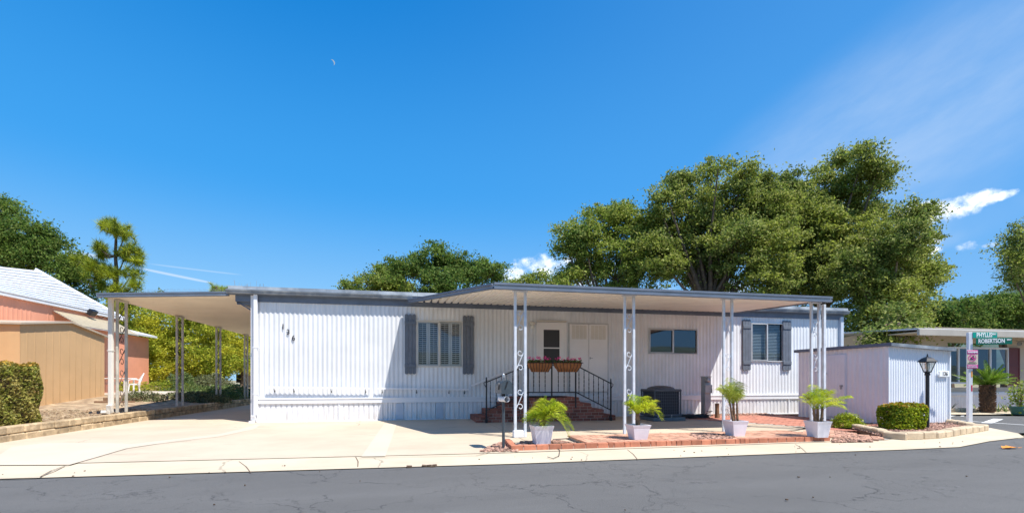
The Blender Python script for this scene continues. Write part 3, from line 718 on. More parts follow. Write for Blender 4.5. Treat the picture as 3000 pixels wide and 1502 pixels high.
# corner trims and downspouts
mb = MB(); mb.cbox(XL - .06, XL + .02, YW - .055, YW + .12, .03, 3.56, .01)
mb.build('corner_trim', M['white'], home, world=True)
mb = MB(); dx = XL + .035; yy = YW - .10
mb.cbox(dx, dx + .10, yy - .05, yy + .03, .22, 3.56, .012); mb.obox((dx + .03, yy - .06, .12), (.05, 0, 0), (0, .035, .004), (-.02, -.05, .10))
mb.obox((dx + .0, yy - .15, .045), (.06, 0, 0), (0, .07, -.01), (0, .004, .03)); mb.box(dx - .02, dx + .14, yy - .058, yy + .04, 2.08, 2.10); mb.box(dx - .02, dx + .13, yy - .058, yy + .04, .80, .82)
mb.build('downspout', M['white'], home, world=True)
mb = MB(); mb.cbox(XR - .1, XR + .03, YW - .09, YW + .05, .0, 3.47, .01); mb.build('corner_trim', M['gutterlight'], home, world=True)
# house number
for ch, (px, py) in zip('136', ((829, 957), (844, 972.5), (859.5, 990))):
    p = wl(px, py, YW - .028); text('house_number', ch, .20, M['number'], home, p, 0, .004, .95, .004)
# wall rails
def rail(a, b, brk, name='handrail'):
    p, q = wl(*a, YW - .11), wl(*b, YW - .11); mb = MB(); d = (q - p).normalized(); n = Vector((-d.z, 0, d.x))
    mb.obox(p.lerp(q, .5), d * (q - p).length / 2, (0, .019, 0), n * .026); r = mb.build(name, M['white'], home, world=True)
    for bx in brk:
        t = (bx - a[0]) / (b[0] - a[0]); c = p.lerp(q, t); m2 = MB(); m2.tube([c + Vector((0, 0, -.02)), c + Vector((0, 0, -.07)), c + Vector((0, .05, -.11)), c + Vector((0, .095, -.11))], .008, 6); m2.obox(c + Vector((0, .088, -.11)), (.013, 0, 0), (0, .008, 0), (0, 0, .028)); m2.build('bracket', M['black_iron'], r, world=True)
rail((785, 1133.5), (1087, 1137), (802, 857, 966, 1070)); rail((1102, 1137), (1373, 1140), (1118.5, 1218, 1314, 1361)); rail((1381, 1129), (1535, 1066), ())
# shutters outside
def shutter(x0, y0, x1, y1, thick=.03, Y=YW - .05):
    p, q = wl(x0, y0, Y), wl(x1, y1, Y); a, b, c, d = p.x, q.x, q.z, p.z; W3 = (b - a) / 3; mb = MB()
    for k in range(3):
        xa, xb = a + k * W3 + .004, a + (k + 1) * W3 - .004; n = len(mb.v); arc = []
        for i in range(7): t = i / 6; arc.append((xa + (xb - xa) * t, .028 * math.sin(math.pi * t)))
        poly = [(x, d - .028 + z) for x, z in arc] + [(x, c + .028 - z) for x, z in reversed(arc)]
        m = len(poly); mb.v += [(x, Y - thick / 2, z) for x, z in poly] + [(x, Y + thick / 2, z) for x, z in poly]
        mb.f.append(tuple(n + i for i in range(m))); mb.f.append(tuple(n + m + i for i in range(m))[::-1])
        for i in range(m): j = (i + 1) % m; mb.f.append((n + i, n + m + i, n + m + j, n + j))
    s_ = mb.build('shutter', M['shutter'], home, world=True); h = d - c
    for zz in (d - h * .145, c + h * .145): m2 = MB(); m2.cbox(a - .003, b + .003, Y - thick / 2 - .022, Y - thick / 2 - .001, zz - h * .03, zz + h * .03, .004); m2.build('batten', M['shutter'], s_, world=True)
shutter(1185.5, 919, 1219, 1095.5); shutter(1356, 924, 1388, 1096); shutter(2176, 935, 2199, 1084); shutter(2293.5, 938, 2317, 1084)
def frame(mb, a, b, c, d, w, y0, y1): mb.cbox(a, b, y0, y1, d - w, d, .004); mb.cbox(a, b, y0, y1, c, c + w, .004); mb.cbox(a, a + w, y0, y1, c + w, d - w, .004); mb.cbox(b - w, b, y0, y1, c + w, d - w, .004)
def window(r, matf, glass, kind, wf=.035):
    a, b, c, d = r; m_ = (a + b) / 2; mb = MB(); frame(mb, a - .015, b + .015, c - .015, d + .015, wf, YW - .045, YW + .05); mb.cbox(m_ - .022, m_ + .022, YW - .04, YW + .04, c + wf, d - wf, .004)
    frame(mb, a + wf - .01, m_ - .02, c + wf - .01, d - wf + .01, .022, YW - .055, YW - .03)
    wn = mb.build('window', M[matf], home, world=True)
    for (x0, x1, yy) in ((a + wf, m_ - .02, -.012), (m_ + .02, b - wf, .008)):
        g = MB(); g.face([(x0, YW + yy, c + wf), (x1, YW + yy, c + wf), (x1, YW + yy, d - wf), (x0, YW + yy, d - wf)]); g.build('pane', M[glass], wn, world=True)
    return wn
wn = window(w1, 'louver', 'glass', 0)
a, b, c, d = w1; n = 4; pw = (b - a - .04) / 4
for k in range(4):
    x0 = a + .02 + k * pw; x1 = x0 + pw - .006; mb = MB(); frame(mb, x0, x1, c + .02, d - .02, .055, YW + .06, YW + .09)
    zz = c + .085
    while zz < d - .09:
        mb.obox(((x0 + x1) / 2, YW + .085, zz), ((x1 - x0) / 2 - .055, 0, 0), (0, .030, .014), (0, -.003, .005)); zz += .062
    mb.box((x0 + x1) / 2 - .006, (x0 + x1) / 2 + .006, YW + .045, YW + .057, c + .08, d - .08)
    mb.build('louver_panel', M['louver'], wn, world=True)
wn = window(w2, 'alu', 'glass_k', 1, .03); a, b, c, d = w2; mb = MB(); zz = c + .04
while zz < d - .04: mb.obox(((a + b) / 2, YW + .10, zz), ((b - a) / 2 - .03, 0, 0), (0, .013, .006), (0, 0, .001)); zz += .024
mb.build('blind', M['blinddark'], wn, world=True)
wn = window(w3, 'alu', 'glass', 2, .03); a, b, c, d = w3; mb = MB(); zz = c + .04
while zz < d - .04: mb.obox(((a + b) / 2, YW + .10, zz), ((b - a) / 2 - .03, 0, 0), (0, .024, .018), (0, -.0015, .002)); zz += .052
mb.build('blind', M['blind'], wn, world=True)
# front door
a, b, c, d = dr; mb = MB(); frame(mb, a - .03, b + .03, c, d + .03, .05, YW - .05, YW + .03)
dn = mb.build('door', M['doorwhite'], home, world=True)
p, q = wl(1592, 965, YW), wl(1639, 1066, YW); mb = MB(); ia, ib, ic, id_ = p.x, q.x, q.z, p.z
mb.cbox(a + .02, ia, YW - .035, YW + .01, c, d, .006); mb.cbox(ib, b - .02, YW - .035, YW + .01, c, d, .006); mb.cbox(ia, ib, YW - .035, YW + .01, id_, d, .006); mb.cbox(ia, ib, YW - .035, YW + .01, c, ic, .006)
zm = wl(1600, 1018.5, YW).z; mb.cbox(ia, ib, YW - .03, YW + .01, zm - .018, zm + .018, .004); mb.build('door_leaf', M['doorwhite'], dn, world=True)
mb = MB(); mb.box(ia, ib, YW, YW + .005, ic, id_); mb.build('screen', M['screen'], dn, world=True)
mb = MB(); mb.lathe([(.004, -.02), (.018, -.02), (.018, .0), (.026, .02), (.02, .045), (.004, .05)], 0, 0, 0, 10); mb.v = [(a + .09 + x, YW - .06 - z, c + 1.0 + y) for x, y, z in mb.v]; mb.build('handle', M['metal'], dn, world=True)
p = wl(1573, 938, YW); q = wl(1658, 944, YW); mb = MB(); mb.cbox(p.x, q.x, YW - .10, YW + .01, q.z, p.z, .008); mb.build('drip_cap', M['cream'], dn, world=True)
# utility cupboard doors
a, b, c, d = cl; mb = MB(); frame(mb, a - .02, b + .02, c - .02, d + .02, .035, YW - .04, YW + .03); cn = mb.build('cupboard', M['alu'], home, world=True); m_ = a + (b - a) * .5
for (x0, x1) in ((a + .02, m_ - .006), (m_ + .006, b - .02)):
    mb = MB(); mb.cbox(x0, x1, YW - .05, YW + .0, c + .02, d - .02, .006); l = mb.build('cupboard_door', M['doorwhite'], cn, world=True); mb = MB()
    for r_ in range(13):
        for k in range(4): xx = x0 + .06 + k * (x1 - x0 - .12) / 4; zz = d - .07 - r_ * .034; mb.obox((xx + (x1 - x0 - .12) / 8, YW - .056, zz), ((x1 - x0 - .12) / 8 - .01, 0, 0), (0, .006, .004), (0, 0, .008))
    mb.build('louver_vent', M['cream'], l, world=True)
mb = MB(); mb.box(m_ + .03, m_ + .055, YW - .065, YW - .05, 1.86, 1.93); mb.box(m_ + .03, m_ + .13, YW - .08, YW - .065, 1.89, 1.905); mb.build('handle', M['metal'], cn, world=True)
# porch light
p = wl(1560, 950, YW - .1); mb = MB(); mb.lathe([(.03, 0), (.07, .02), (.085, .06), (.08, .09), (.02, .11)], p.x, YW - .11, p.z - .03, 14); mb.cbox(p.x - .05, p.x + .05, YW - .05, YW - .02, p.z - .04, p.z + .1, .01)
wl_ = mb.build('wall_lamp', M['cream'], home, world=True, smooth=True); mb = MB(); mb.lathe([(.04, -.12), (.05, -.1), (.045, -.03)], p.x, YW - .11, p.z, 12); mb.build('lamp_shade', M['lampbulb'], wl_, world=True, smooth=True)

# ------------------------------------------------------------------ ornamental posts
def scroll_obj(parent, c, w, h, mat, along='x', r=.007, flip=1):
    mb = MB(); pts = scroll_pts(w, h)
    if along == 'y': pts = [Vector((0, p.x, p.z)) for p in pts]
    pts = [Vector((p.x * flip, p.y * flip, p.z)) + Vector(c) for p in pts]; mb.tube(pts, r, 5); return mb.build('scroll', mat, parent, world=True)
# patio awning
AF, AWL = 9.3, 14.28
aw = thing('patio_awning', 'flat patio awning over the front steps, beige ribbed underside, slate gutter, white scroll posts', 'awning', (1.6, 9.55, 0))
LFx, RFx = wl(1450, 835, AF).x, wl(2431, 885, AF).x; LWx, RWx = -.02, 10.82
ZF, ZWl = 3.045, 3.49
mb = MB(); n = 440; P_ = .2
def aw_y(x):
    if x < LFx: return AWL + (AF - AWL) * (x - LWx) / (LFx - LWx)
    if x > RFx: return AF + (AWL - AF) * (x - RFx) / (RWx - RFx)
    return AF
def aw_z(y): return ZF + (ZWl - ZF) * (y - AF) / (AWL - AF)
def pan(x):
    t = (x / P_) % 1; return 0 if t < .62 else (.09 * min(1, (t - .62) / .06) if t < .92 else .09 * (1 - (t - .92) / .08))
xs = sorted(set([LWx + (RWx - LWx) * i / n for i in range(n + 1)] + [round(k * P_ + e * P_, 5) for k in range(0, 55) for e in (0, .62, .68, .92) if LWx < k * P_ + e * P_ < RWx]))
for x0, x1 in zip(xs, xs[1:]):
    ya, yb = aw_y(x0), aw_y(x1)
    mb.face([(x0, ya, aw_z(ya) + pan(x0) * .6), (x1, yb, aw_z(yb) + pan(x1) * .6), (x1, AWL + .11, ZWl + pan(x1)), (x0, AWL + .11, ZWl + pan(x0))])
mb.build('roof_panel', M['awning'], aw, world=True)
mb = MB(); mb.face([(LFx, AF, aw_z(AF) + .065), (RFx, AF, aw_z(AF) + .065), (RWx, AWL + .12, ZWl + .10), (LWx, AWL + .12, ZWl + .10)]); mb.build('roof_top', M['rooftop'], aw, world=True)
def edge_trim(parent, p, q, zt, hh=.115, name='gutter'):
    """three-step extruded edge: slate, pale bead, slate"""
    p, q = Vector(p), Vector(q); d = (q - p); L_ = d.length; d.normalize(); n_ = Vector((d.y, -d.x, 0)); c = (p + q) / 2
    def bar(z0, z1, o0, o1): 
        m = MB(); m.obox(c + Vector((0, 0, zt + (z0 + z1) / 2)) + n_ * (o0 + o1) / 2, d * L_ / 2, n_ * (o1 - o0) / 2, Vector((0, 0, (z1 - z0) / 2))); return m
    g = bar(-hh, -hh * .62, -.05, .045); b2 = bar(-hh * .36, 0, -.05, .055); g.f += [tuple(i + len(g.v) for i in f) for f in b2.f]; g.v += b2.v
    b3 = bar(-hh * .62, -hh * .36, -.05, .012)
    o = g.build(name, M['slate'], parent, world=True); b3.build('bead', M['gutterlight'], o, world=True); return o
edge_trim(aw, (LFx - .02, AF, ZF), (RFx + .02, AF, ZF), .07, .125)
edge_trim(aw, (LWx - .06, AWL, ZWl), (LFx - .02, AF, ZF), .055, .105, 'side_trim')
edge_trim(aw, (RFx + .02, AF, ZF), (RWx, AWL, ZWl), .06, .085, 'side_trim')
def front_post(px, base_py, extra=False, blk=False):
    g = gr(px, base_py, .03); x = wl(px, 1200, 9.58).x; y = 9.58; zt = aw_z(y) - .015
    for k, xx in enumerate((x - .105, x + .105)):
        mb = MB(); mb.cbox(xx - .027, xx + .027, y - .027, y + .027, .16 if (blk and k == 0) else .02, zt - .05, .005); mb.build('post', M['post'], aw, world=True)
    mb = MB(); mb.cbox(x - .16, x + .16, y - .04, y + .04, zt - .05, zt + .03, .004); mb.build('post_cap', M['gutterlight'], aw, world=True)
    for zc in (2.42, 1.60, .80): scroll_obj(aw, (x, y, zc), .155, .47, M['post'], 'x', .0095, 1)
    if blk: mb = MB(); mb.cbox(x - .15, x + .06, y - .07, y + .07, .02, .17, .012); mb.build('post_footing', M['white'], aw, world=True)
for (px, blk) in ((1524, True), (1843, False), (2132, False), (2388, False)): front_post(px, 1280, blk=blk)
x = wl(2414, 1200, 9.66).x; mb = MB(); mb.cbox(x - .035, x + .035, 9.63, 9.70, .02, 3.0, .006); mb.build('post', M['post'], aw, world=True)
mb = MB(); x = wl(2399, 1200, 9.50).x; mb.tube([(x + .06, 9.5, 2.95), (x, 9.5, 2.8), (x, 9.5, .1)], .022, 8); mb.build('downspout', M['post'], aw, world=True)

# ------------------------------------------------------------------ carport
cp = thing('carport', 'long attached carport with cream ribbed underside and cream posts on the block wall', 'carport', (-7.9, 15.0, 0))
CX0, CX1, CY0, CY1 = -8.05, XL + .02, 14.52, 27.2
def cz(x): return 3.41 + .19 * (x - CX0) / (CX1 - CX0)
mb = MB(); ys = [CY0]; k = 0
while ys[-1] < CY1: ys.append(CY0 + .02 * (k + 1)); k += 1
P2 = .16
def pan2(y):
    t = (y / P2) % 1; return 0 if t < .7 else .04
for y0, y1 in zip(ys, ys[1:]): mb.face([(CX0, y0, cz(CX0) + pan2(y0)), (CX1, y0, cz(CX1) + pan2(y0)), (CX1, y1, cz(CX1) + pan2(y1)), (CX0, y1, cz(CX0) + pan2(y1))])
mb.build('roof_panel', M['carport'], cp, world=True)
mb = MB(); mb.face([(CX0, CY0, cz(CX0) + .05), (CX1, CY0, cz(CX1) + .05), (CX1, CY1, cz(CX1) + .05), (CX0, CY1, cz(CX0) + .05)]); mb.build('roof_top', M['rooftop'], cp, world=True)
edge_trim(cp, (CX0 - .03, CY0, cz(CX0)), (XL - .63, CY0, cz(XL - .63)), .065, .115)
mb = MB(); mb.box(CX0 - .03, CX0, CY0, CY1, 3.43, 3.475); mb.build('side_trim', M['cream'], cp, world=True)
mb = MB(); mb.box(XL - .45, XL - .04, CY0 + .06, CY0 + .10, 3.3, 3.45); mb.face([(XL - .45, CY0 + .02, 3.36), (XL - .04, CY0 + .02, 3.10), (XL - .04, CY0 + .05, 3.14), (XL - .45, CY0 + .05, 3.40)]); mb.build('corner_bracket', M['slate'], cp, world=True)
mb = MB()
x = wx(345, 1, -1).x if False else -8.0
px = 405
while px < 700:
    p = wl(px, 858, CY0 + .1); z0 = cz(p.x) + .06
    for s_ in (-1, 0, 1): mb.tube([(p.x + random.uniform(-.01, .01), CY0 + .1, z0), (p.x + s_ * .03, CY0 + .1 + s_ * .03, z0 + random.uniform(.08, .13))], .0022, 3, cap=False)
    px += 7
mb.build('bird_spikes', M['metal'], cp, world=True)
for i, Y in enumerate((15.05, 18.45, 21.85, 25.25)):
    zb = .30
    for k, yy in enumerate((Y, Y + .42)):
        mb = MB(); r_ = .03; mb.cbox(-7.9 - r_, -7.9 + r_, yy - r_, yy + r_, zb, cz(-7.9) - .005, .006); mb.build('post', M['postcream'], cp, world=True)
    for zc in (3.05, 2.45, 1.85, 1.25, .68): scroll_obj(cp, (-7.9, Y + .21, zc), .24, .56, M['dark_iron'], 'y', .009)
    mb = MB(); mb.cbox(-7.95, -7.85, Y - .05, Y + .47, cz(-7.9) - .05, cz(-7.9) - .004, .004); mb.build('post_cap', M['postcream'], cp, world=True)
mb = MB(); mb.cbox(-8.04, -7.93, 14.88, 14.98, .48, 3.42, .012); mb.obox((-7.98, 14.87, .42), (.055, 0, 0), (0, .05, .01), (-.0, -.03, .10)); mb.obox((-8.02, 14.76, .33), (.06, 0, 0), (0, .10, -.03), (0, .01, .035)); mb.box(-8.05, -7.92, 14.87, 14.99, 1.98, 2.0); mb.build('downspout', M['cream'], cp, world=True)
sp_ = thing('bird_spike_strip', 'tangle of bird spikes on the left roof corner of the home', 'bird spikes', (XL - .4, YW + .2, 3.76)); mb = MB()
for k in range(16):
    xx = XL - .55 + random.random() * .9; mb.tube([(xx, YW + .1, 3.76), (xx + random.uniform(-.03, .03), YW + random.uniform(.05, .15), 3.76 + random.uniform(.1, .24))], .0035, 3, cap=False)
mb.build('spikes', M['metal'], sp_, world=True)
# ------------------------------------------------------------------ left block wall
st = thing('block_wall', 'low two course tan block retaining wall along the left of the driveway', 'wall', (-7.66, 15, 0))
mb = MB(); y = 8.2
for c_ in range(2):
    y = 7.4 + c_ * .21
    while y < 27.2:
        l_ = .42 * random.uniform(.9, 1.05); z0 = c_ * .155; s_ = random.uniform(-.012, .012)
        mb.cbox(-7.78 + s_, -7.58 + s_ + random.uniform(0, .02), y, y + l_ - .012, z0 + .0, z0 + .148, .022); y += l_
mb.build('block_course', M['stone'], st, world=True)
mb = MB(); mb.box(-7.76, -7.62, 7.4, 27.2, -.02, .295); mb.build('mortar_core', M['mortar'], st, world=True)

# ------------------------------------------------------------------ brick steps
SY0, SY1 = 13.05, YW - .05
stp = thing('brick_steps', 'red brick double-sided steps and landing below the front door', 'steps', ((1.2 + 3) / 2 + 1, SY0, 0))
def bx(px): return wl(px, 1200, SY0).x
lev = [(bx(1395), bx(1804), .175), (bx(1433), bx(1769), .35), (bx(1478), bx(1734), .525), (bx(1520), bx(1699), .70)]
core = MB(); z_ = .02
for (a, b, h) in lev: core.box(a + .012, b - .012, SY0 + .012, SY1, z_, h - .012); z_ = h - .012
core.build('mortar_core', M['mortar'], stp, world=True)
mb = MB(); zb = .022
for li, (a, b, h) in enumerate(lev):
    for c_ in range(2):
        z0 = zb + c_ * (h - zb) / 2 + .004; z1 = zb + (c_ + 1) * (h - zb) / 2 - .005
        x = a - (.11 if (c_ + li) % 2 else 0)
        while x < b - .03:
            xa, xb = max(x, a), min(x + .215, b)
            if xb - xa > .03: j = random.uniform(-.003, .003); mb.box(xa + .004, xb - .004, SY0 + j, SY0 + .10, z0, z1)
            x += .222
        for xe in ((a, a + .10), (b - .10, b)):
            y = SY0 + .108
            while y < SY1: mb.box(xe[0], xe[1], y, min(y + .21, SY1), z0, z1); y += .22
    na, nb = (lev[li + 1][0], lev[li + 1][1]) if li < 3 else (None, None)
    spans = [(a, na), (nb, b)] if na is not None else [(a, b)]
    for (p, q) in spans:
        x = p + (.108 if p == a else 0)
        y = SY0 + .108
        while y < SY1 - .03:
            xx = p + .004
            while xx < q - .02: mb.box(xx, min(xx + .10, q), y, min(y + .205, SY1), h - .03, h + random.uniform(-.001, .002)); xx += .108
            y += .215
    zb = h
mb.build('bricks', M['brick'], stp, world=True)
mt = MB(); mt.cbox(lev[3][0] + .35, lev[3][1] - .35, SY0 + .1, SY1 - .5, .705, .72, .004); o = mt.build('door_mat', M['dark'], org=(lev[3][0] + .7, SY0 + .5, .70)); tag(o, 'dark door mat on the brick landing at the front door', 'door mat')

RYY = 12.97
rl = thing('step_railing', 'black wrought iron railing with twisted balusters in front of the brick steps', 'railing', (bx(1616), RYY, 0))
def ri(px, py): return wl(px, py, RYY)
posts = [(1425, 1108, 0), (1547, 1060, .40), (1616.5, 1058, .70), (1686.5, 1058, .40), (1789.5, 1112, 0)]
for i, (px, py, zb) in enumerate(posts):
    p = ri(px, py); mb = MB(); zlow = .02 if i in (0, 4) else zb; mb.cbox(p.x - .019, p.x + .019, RYY - .019, RYY + .019, zlow, p.z - .05, .004); mb.lathe([(.012, -.05), (.026, -.035), (.014, -.02), (.022, .0), (.004, .045)], p.x, RYY, p.z, 8)
    if i in (0, 4): mb.cbox(p.x - .032, p.x + .032, RYY - .032, RYY + .032, .02, .12, .006)
    mb.build('post', M['black_iron'], rl, world=True)
def bar(a, b, r=.014, name='rail'):
    mb = MB(); mb.obox(a.lerp(b, .5), (b - a) / 2, (0, r * 1.2, 0), Vector((-(b - a).z, 0, (b - a).x)).normalized() * r); return mb.build(name, M['black_iron'], rl, world=True)
TL = [(1427, 1118), (1547, 1069), (1686.5, 1069), (1789, 1122)]; BL = [(1427, 1200), (1547, 1153), (1686.5, 1146), (1789, 1200)]
BL[1] = (1547, 1150)
for pts in (TL, BL):
    P = [ri(*q) for q in pts]
    if pts is BL: P[1].z = P[2].z = (P[1].z + P[2].z) / 2
    for a, b in zip(P, P[1:]): bar(a, b)
    if pts is TL: TP = P
    else: BP = P
def inter(P, x):
    for a, b in zip(P, P[1:]):
        if a.x <= x <= b.x: return a.z + (b.z - a.z) * (x - a.x) / (b.x - a.x)
    return P[0].z
for zx in (178, 232, 281, 330, 385, 437, 488, 578, 630, 683, 805, 858, 910, 995, 1042, 1087, 1130, 1175, 1220, 1262):
    x = ri(1380 + zx / 3.147, 1100).x; z0, z1 = inter(BP, x), inter(TP, x); mb = MB(); n = 26; b0 = 0
    for i in range(n + 1):
        t = i / n; z = z0 + (z1 - z0) * t; tw = 0 if (t < .12 or t > .88) else (t - .12) / .76 * math.pi * 5; s_ = .0085 + (.004 if (.2 < t < .8 and (i // 2) % 2) else 0)
        for k in range(4): a = tw + math.pi / 4 + k * math.pi / 2; mb.v.append((x + s_ * 1.3 * math.cos(a), RYY + s_ * 1.3 * math.sin(a), z))
        if i:
            for k in range(4): k2 = (k + 1) % 4; mb.f.append(((i - 1) * 4 + k, (i - 1) * 4 + k2, i * 4 + k2, i * 4 + k))
    mb.build('baluster', M['black_iron'], rl, world=True)
for sx, px, py in ((-1, 1425, 1118), (1, 1789.5, 1122)):
    p = ri(px, py); mb = MB(); mb.tube([p + Vector((sx * a, 0, b)) for a, b in ((0, .0), (.04, .0), (.07, -.03), (.06, -.08), (.03, -.10), (.025, -.14))], .011, 6); mb.build('volute', M['black_iron'], rl, world=True)

# flower baskets
def basket(px0, px1, label, seed):
    rr = random.Random(seed); p, q = wl(px0, 1062, 12.84), wl(px1, 1089, 12.84); a, b = p.x, q.x; zt, zb = p.z, q.z; c = (a + b) / 2; hw = (b - a) / 2; yc = 12.84
    t = thing('flower_basket', label, 'flower basket', (c, yc, zb), 'coir flower baskets on the step railing')
    prof = [(hw, .0, .105), (hw * .985, -.06, .10), (hw * .92, -.13, .085), (hw * .80, -.18, .06), (hw * .7, zb - zt, .03)]; mb = MB(); n = 20
    for (w_, dz, dp) in prof:
        for k in range(n):
            th = 2 * math.pi * k / n; ct, s2 = math.cos(th), math.sin(th)
            mb.v.append((c + w_ * math.copysign(abs(ct) ** .45, ct), yc + dp * math.copysign(abs(s2) ** .7, s2) + .0, zt + dz))
    for i in range(len(prof) - 1):
        for k in range(n): k2 = (k + 1) % n; mb.f.append((i * n + k, i * n + k2, (i + 1) * n + k2, (i + 1) * n + k))
    mb.f.append(tuple((len(prof) - 1) * n + k for k in range(n))); lin = mb.build('liner', M['terracotta'], t, world=True, smooth=True)
    mb = MB(); mb.tube([(a - .005, yc - .11, zt), (b + .005, yc - .11, zt)], .010, 5); mb.tube([(a, yc - .11, zt), (a, yc + .1, zt)], .008, 5); mb.tube([(b, yc - .11, zt), (b, yc + .1, zt)], .008, 5)
    for k in range(8):
        x = a + (b - a) * (k + .5) / 8; f = (x - c) / hw; zz = zb - zt
        mb.tube([(x, yc - .115, zt), (x, yc - .112, zt - .06), (c + (x - c) * .93, yc - .10, zt - .13), (c + (x - c) * .8, yc - .07, zt - .19), (c + (x - c) * .72, yc - .03, zb + .0)], .008, 5)
    mb.build('basket_frame', M['black_iron'], t, world=True)
    n = 420; P = np.stack([RNG.uniform(a + .02, b - .02, n), yc + RNG.uniform(-.10, .09, n), zt + RNG.uniform(0, .09, n) * RNG.random(n) ** .3], 1); quads('foliage', leaf_quads(P, .05, .7), L['deep'], t, t.location)
    for k in range(7):
        x = a + .07 + (b - a - .14) * k / 6 + rr.uniform(-.02, .02); y = yc + rr.uniform(-.08, .04); z = zt + rr.uniform(.09, .17); m2 = MB()
        for i in range(14):
            v = Vector((rr.gauss(0, 1), rr.gauss(0, 1), rr.gauss(0, 1))).normalized() * .040; w_ = v.orthogonal().normalized() * .028; m2.face([(x + v.x - w_.x, y + v.y - w_.y, z + v.z - w_.z), (x + v.x * 1.3, y + v.y * 1.3, z + v.z * 1.3 - .01), (x + v.x + w_.x, y + v.y + w_.y, z + v.z + w_.z), (x + v.x * .8, y + v.y * .8, z + v.z * .8 + .014)])
        m2.tube([(x, y, zt - .02), (x, y, z)], .004, 4); m2.build('blossom', M['flower'], t, world=True)
basket(1545.5, 1618, 'left of the two coir flower baskets with pink geraniums on the railing', 1)
basket(1621.5, 1704, 'right of the two coir flower baskets with pink geraniums on the railing', 2)

# ------------------------------------------------------------------ condenser, meter, cables
A0, A1, B0, B1, AZ = wl(1921, 1200, 12.55).x, wl(1994, 1200, 12.55).x, 12.55, 13.35, .95
ac = thing('air_conditioner', 'dark grey boxy air conditioning condenser on a pad beside the home', 'air conditioner', ((A0 + A1) / 2, B0, 0))
A0 = A1 - .82
mb = MB(); mb.cbox(A0 - .1, A1 + .09, B0 - .12, B1 + .1, .02, .125, .01); mb.build('pad', M['pad'], ac, world=True)
mb = MB(); mb.box(A0 + .03, A1 - .03, B0 + .03, B1 - .03, .2, AZ - .08)
mb.build('coil', M['acfin'], ac, world=True)
mb = MB()
for (x, y) in ((A0, B0), (A1, B0), (A0, B1), (A1, B1)): mb.cbox(x - .02, x + .02, y - .02, y + .02, .16, AZ - .05, .01)
mb.cbox(A0 - .03, A1 + .03, B0 - .03, B1 + .03, AZ - .09, AZ - .02, .02); mb.cbox(A0 - .03, A1 + .03, B0 - .03, B1 + .03, .15, .21, .01)
mb.lathe([(.40, 0), (.37, .04), (.28, .075), (.12, .10), (.03, .10)], (A0 + A1) / 2, (B0 + B1) / 2, AZ - .02, 28); mb.build('casing', M['acdark'], ac, world=True)
mb = MB()
for k in range(1, 12): x = A0 + (A1 - A0) * k / 12; mb.box(x - .003, x + .003, B0 - .012, B0 - .006, .2, AZ - .08); y = B0 + (B1 - B0) * k / 12; mb.box(A0 - .012, A0 - .006, y - .003, y + .003, .2, AZ - .08)
for k in range(1, 8): z = .2 + (AZ - .28) * k / 8; mb.box(A0, A1, B0 - .016, B0 - .012, z - .004, z + .004); mb.box(A0 - .016, A0 - .012, B0, B1, z - .004, z + .004)
mb.build('guard', M['acdark'], ac, world=True)
for (x, y) in ((A0 + .1, B0 - .02), (A1 - .3, B0 - .02)): mb = MB(); mb.box(x - .012, x + .012, y - .012, y + .012, .05, .2); mb.build('foot', M['metal'], ac, world=True)
mx, mxe = wl(2065.5, 1200, 13.5).x, wl(2083, 1200, 13.5).x
me_ = thing('utility_pedestal', 'grey electric meter pedestal standing between the condenser and the right window', 'meter box', (mx, 13.6, 0))
mtop = wl(2070, 1102, 13.5).z
mb = MB(); mb.cbox(mx, mxe, 13.5, 13.72, .02, mtop, .006); mb.cbox(mx - .01, mxe + .01, 13.48, 13.74, mtop - .02, mtop + .012, .006); mb.build('cabinet', M['greymetal'], me_, world=True)
mb = MB(); mb.cbox(mx - .06, mxe - .02, 13.40, 13.50, wl(1, 1163, 13.5).z, wl(1, 1131, 13.5).z, .008); b_ = mb.build('breaker_box', M['greymetal'], me_, world=True)
mb = MB(); mb.box(mxe - .045, mxe - .03, 13.385, 13.399, .72, .92); mb.build('latch', M['metal'], b_, world=True)
mb = MB(); zc = wl(1, 1113, 13.5).z; mb.lathe([(.085, 0), (.085, .03), (.075, .04), (.07, .09), (.05, .12), (.01, .125)], 0, 0, 0, 18); mb.v = [(mx + .055 + x, 13.5 - z, zc + y) for x, y, z in mb.v]; mb.build('meter', M['metal'], me_, world=True, smooth=True)
cb = MB(); rr = random.Random(4)
for k in range(9):
    x0 = wl(1985, 1, 13.2).x + rr.uniform(-.1, .1); L_ = rr.uniform(.6, 1.15); yy = 13.15 + rr.uniform(-.12, .12); pts = []
    for i in range(24): t = i / 23 * 2 * math.pi; pts.append((x0 + .55 + L_ * .5 * math.cos(t), yy + .13 * math.sin(t) * rr.uniform(.9, 1.1), .035 + k * .012 + .01 * math.sin(3 * t)))
    cb.tube(pts, .010, 5)
cb.tube([(x0 + .9, 13.2, .06), (x0 + 1.1, 13.25, .16), (x0 + 1.4, 13.4, .22), (mx + .05, 13.48, .2)], .011, 5)
o = cb.build('coiled_cable', M['cable'], org=(x0 + .55, 13.15, .02)); tag(o, 'heap of coiled black cable on the slab beside the condenser', 'cable')
def wire(name, pts, r, label, z=.03):
    P = [gr(x, y, z) if len(q) == 2 else None for q in pts for x, y in [q[:2]]]
    mb = MB(); sm_ = []
    for a, b in zip(P, P[1:]):
        for i in range(6): sm_.append(a.lerp(b, i / 6) + Vector((0, 0, 0)))
    sm_.append(P[-1]); mb.tube(sm_, r, 5); o = mb.build(name, M['cable'], org=P[0]); return tag(o, label, 'cable')
wire('ground_wire', [(1620, 1286), (1700, 1281), (1800, 1276), (1835, 1277), (1920, 1271), (2040, 1268), (2120, 1266), (2215, 1266), (2330, 1260), (2368, 1252)], .010, 'thin black wire lying along the patio edge behind the brick planter')
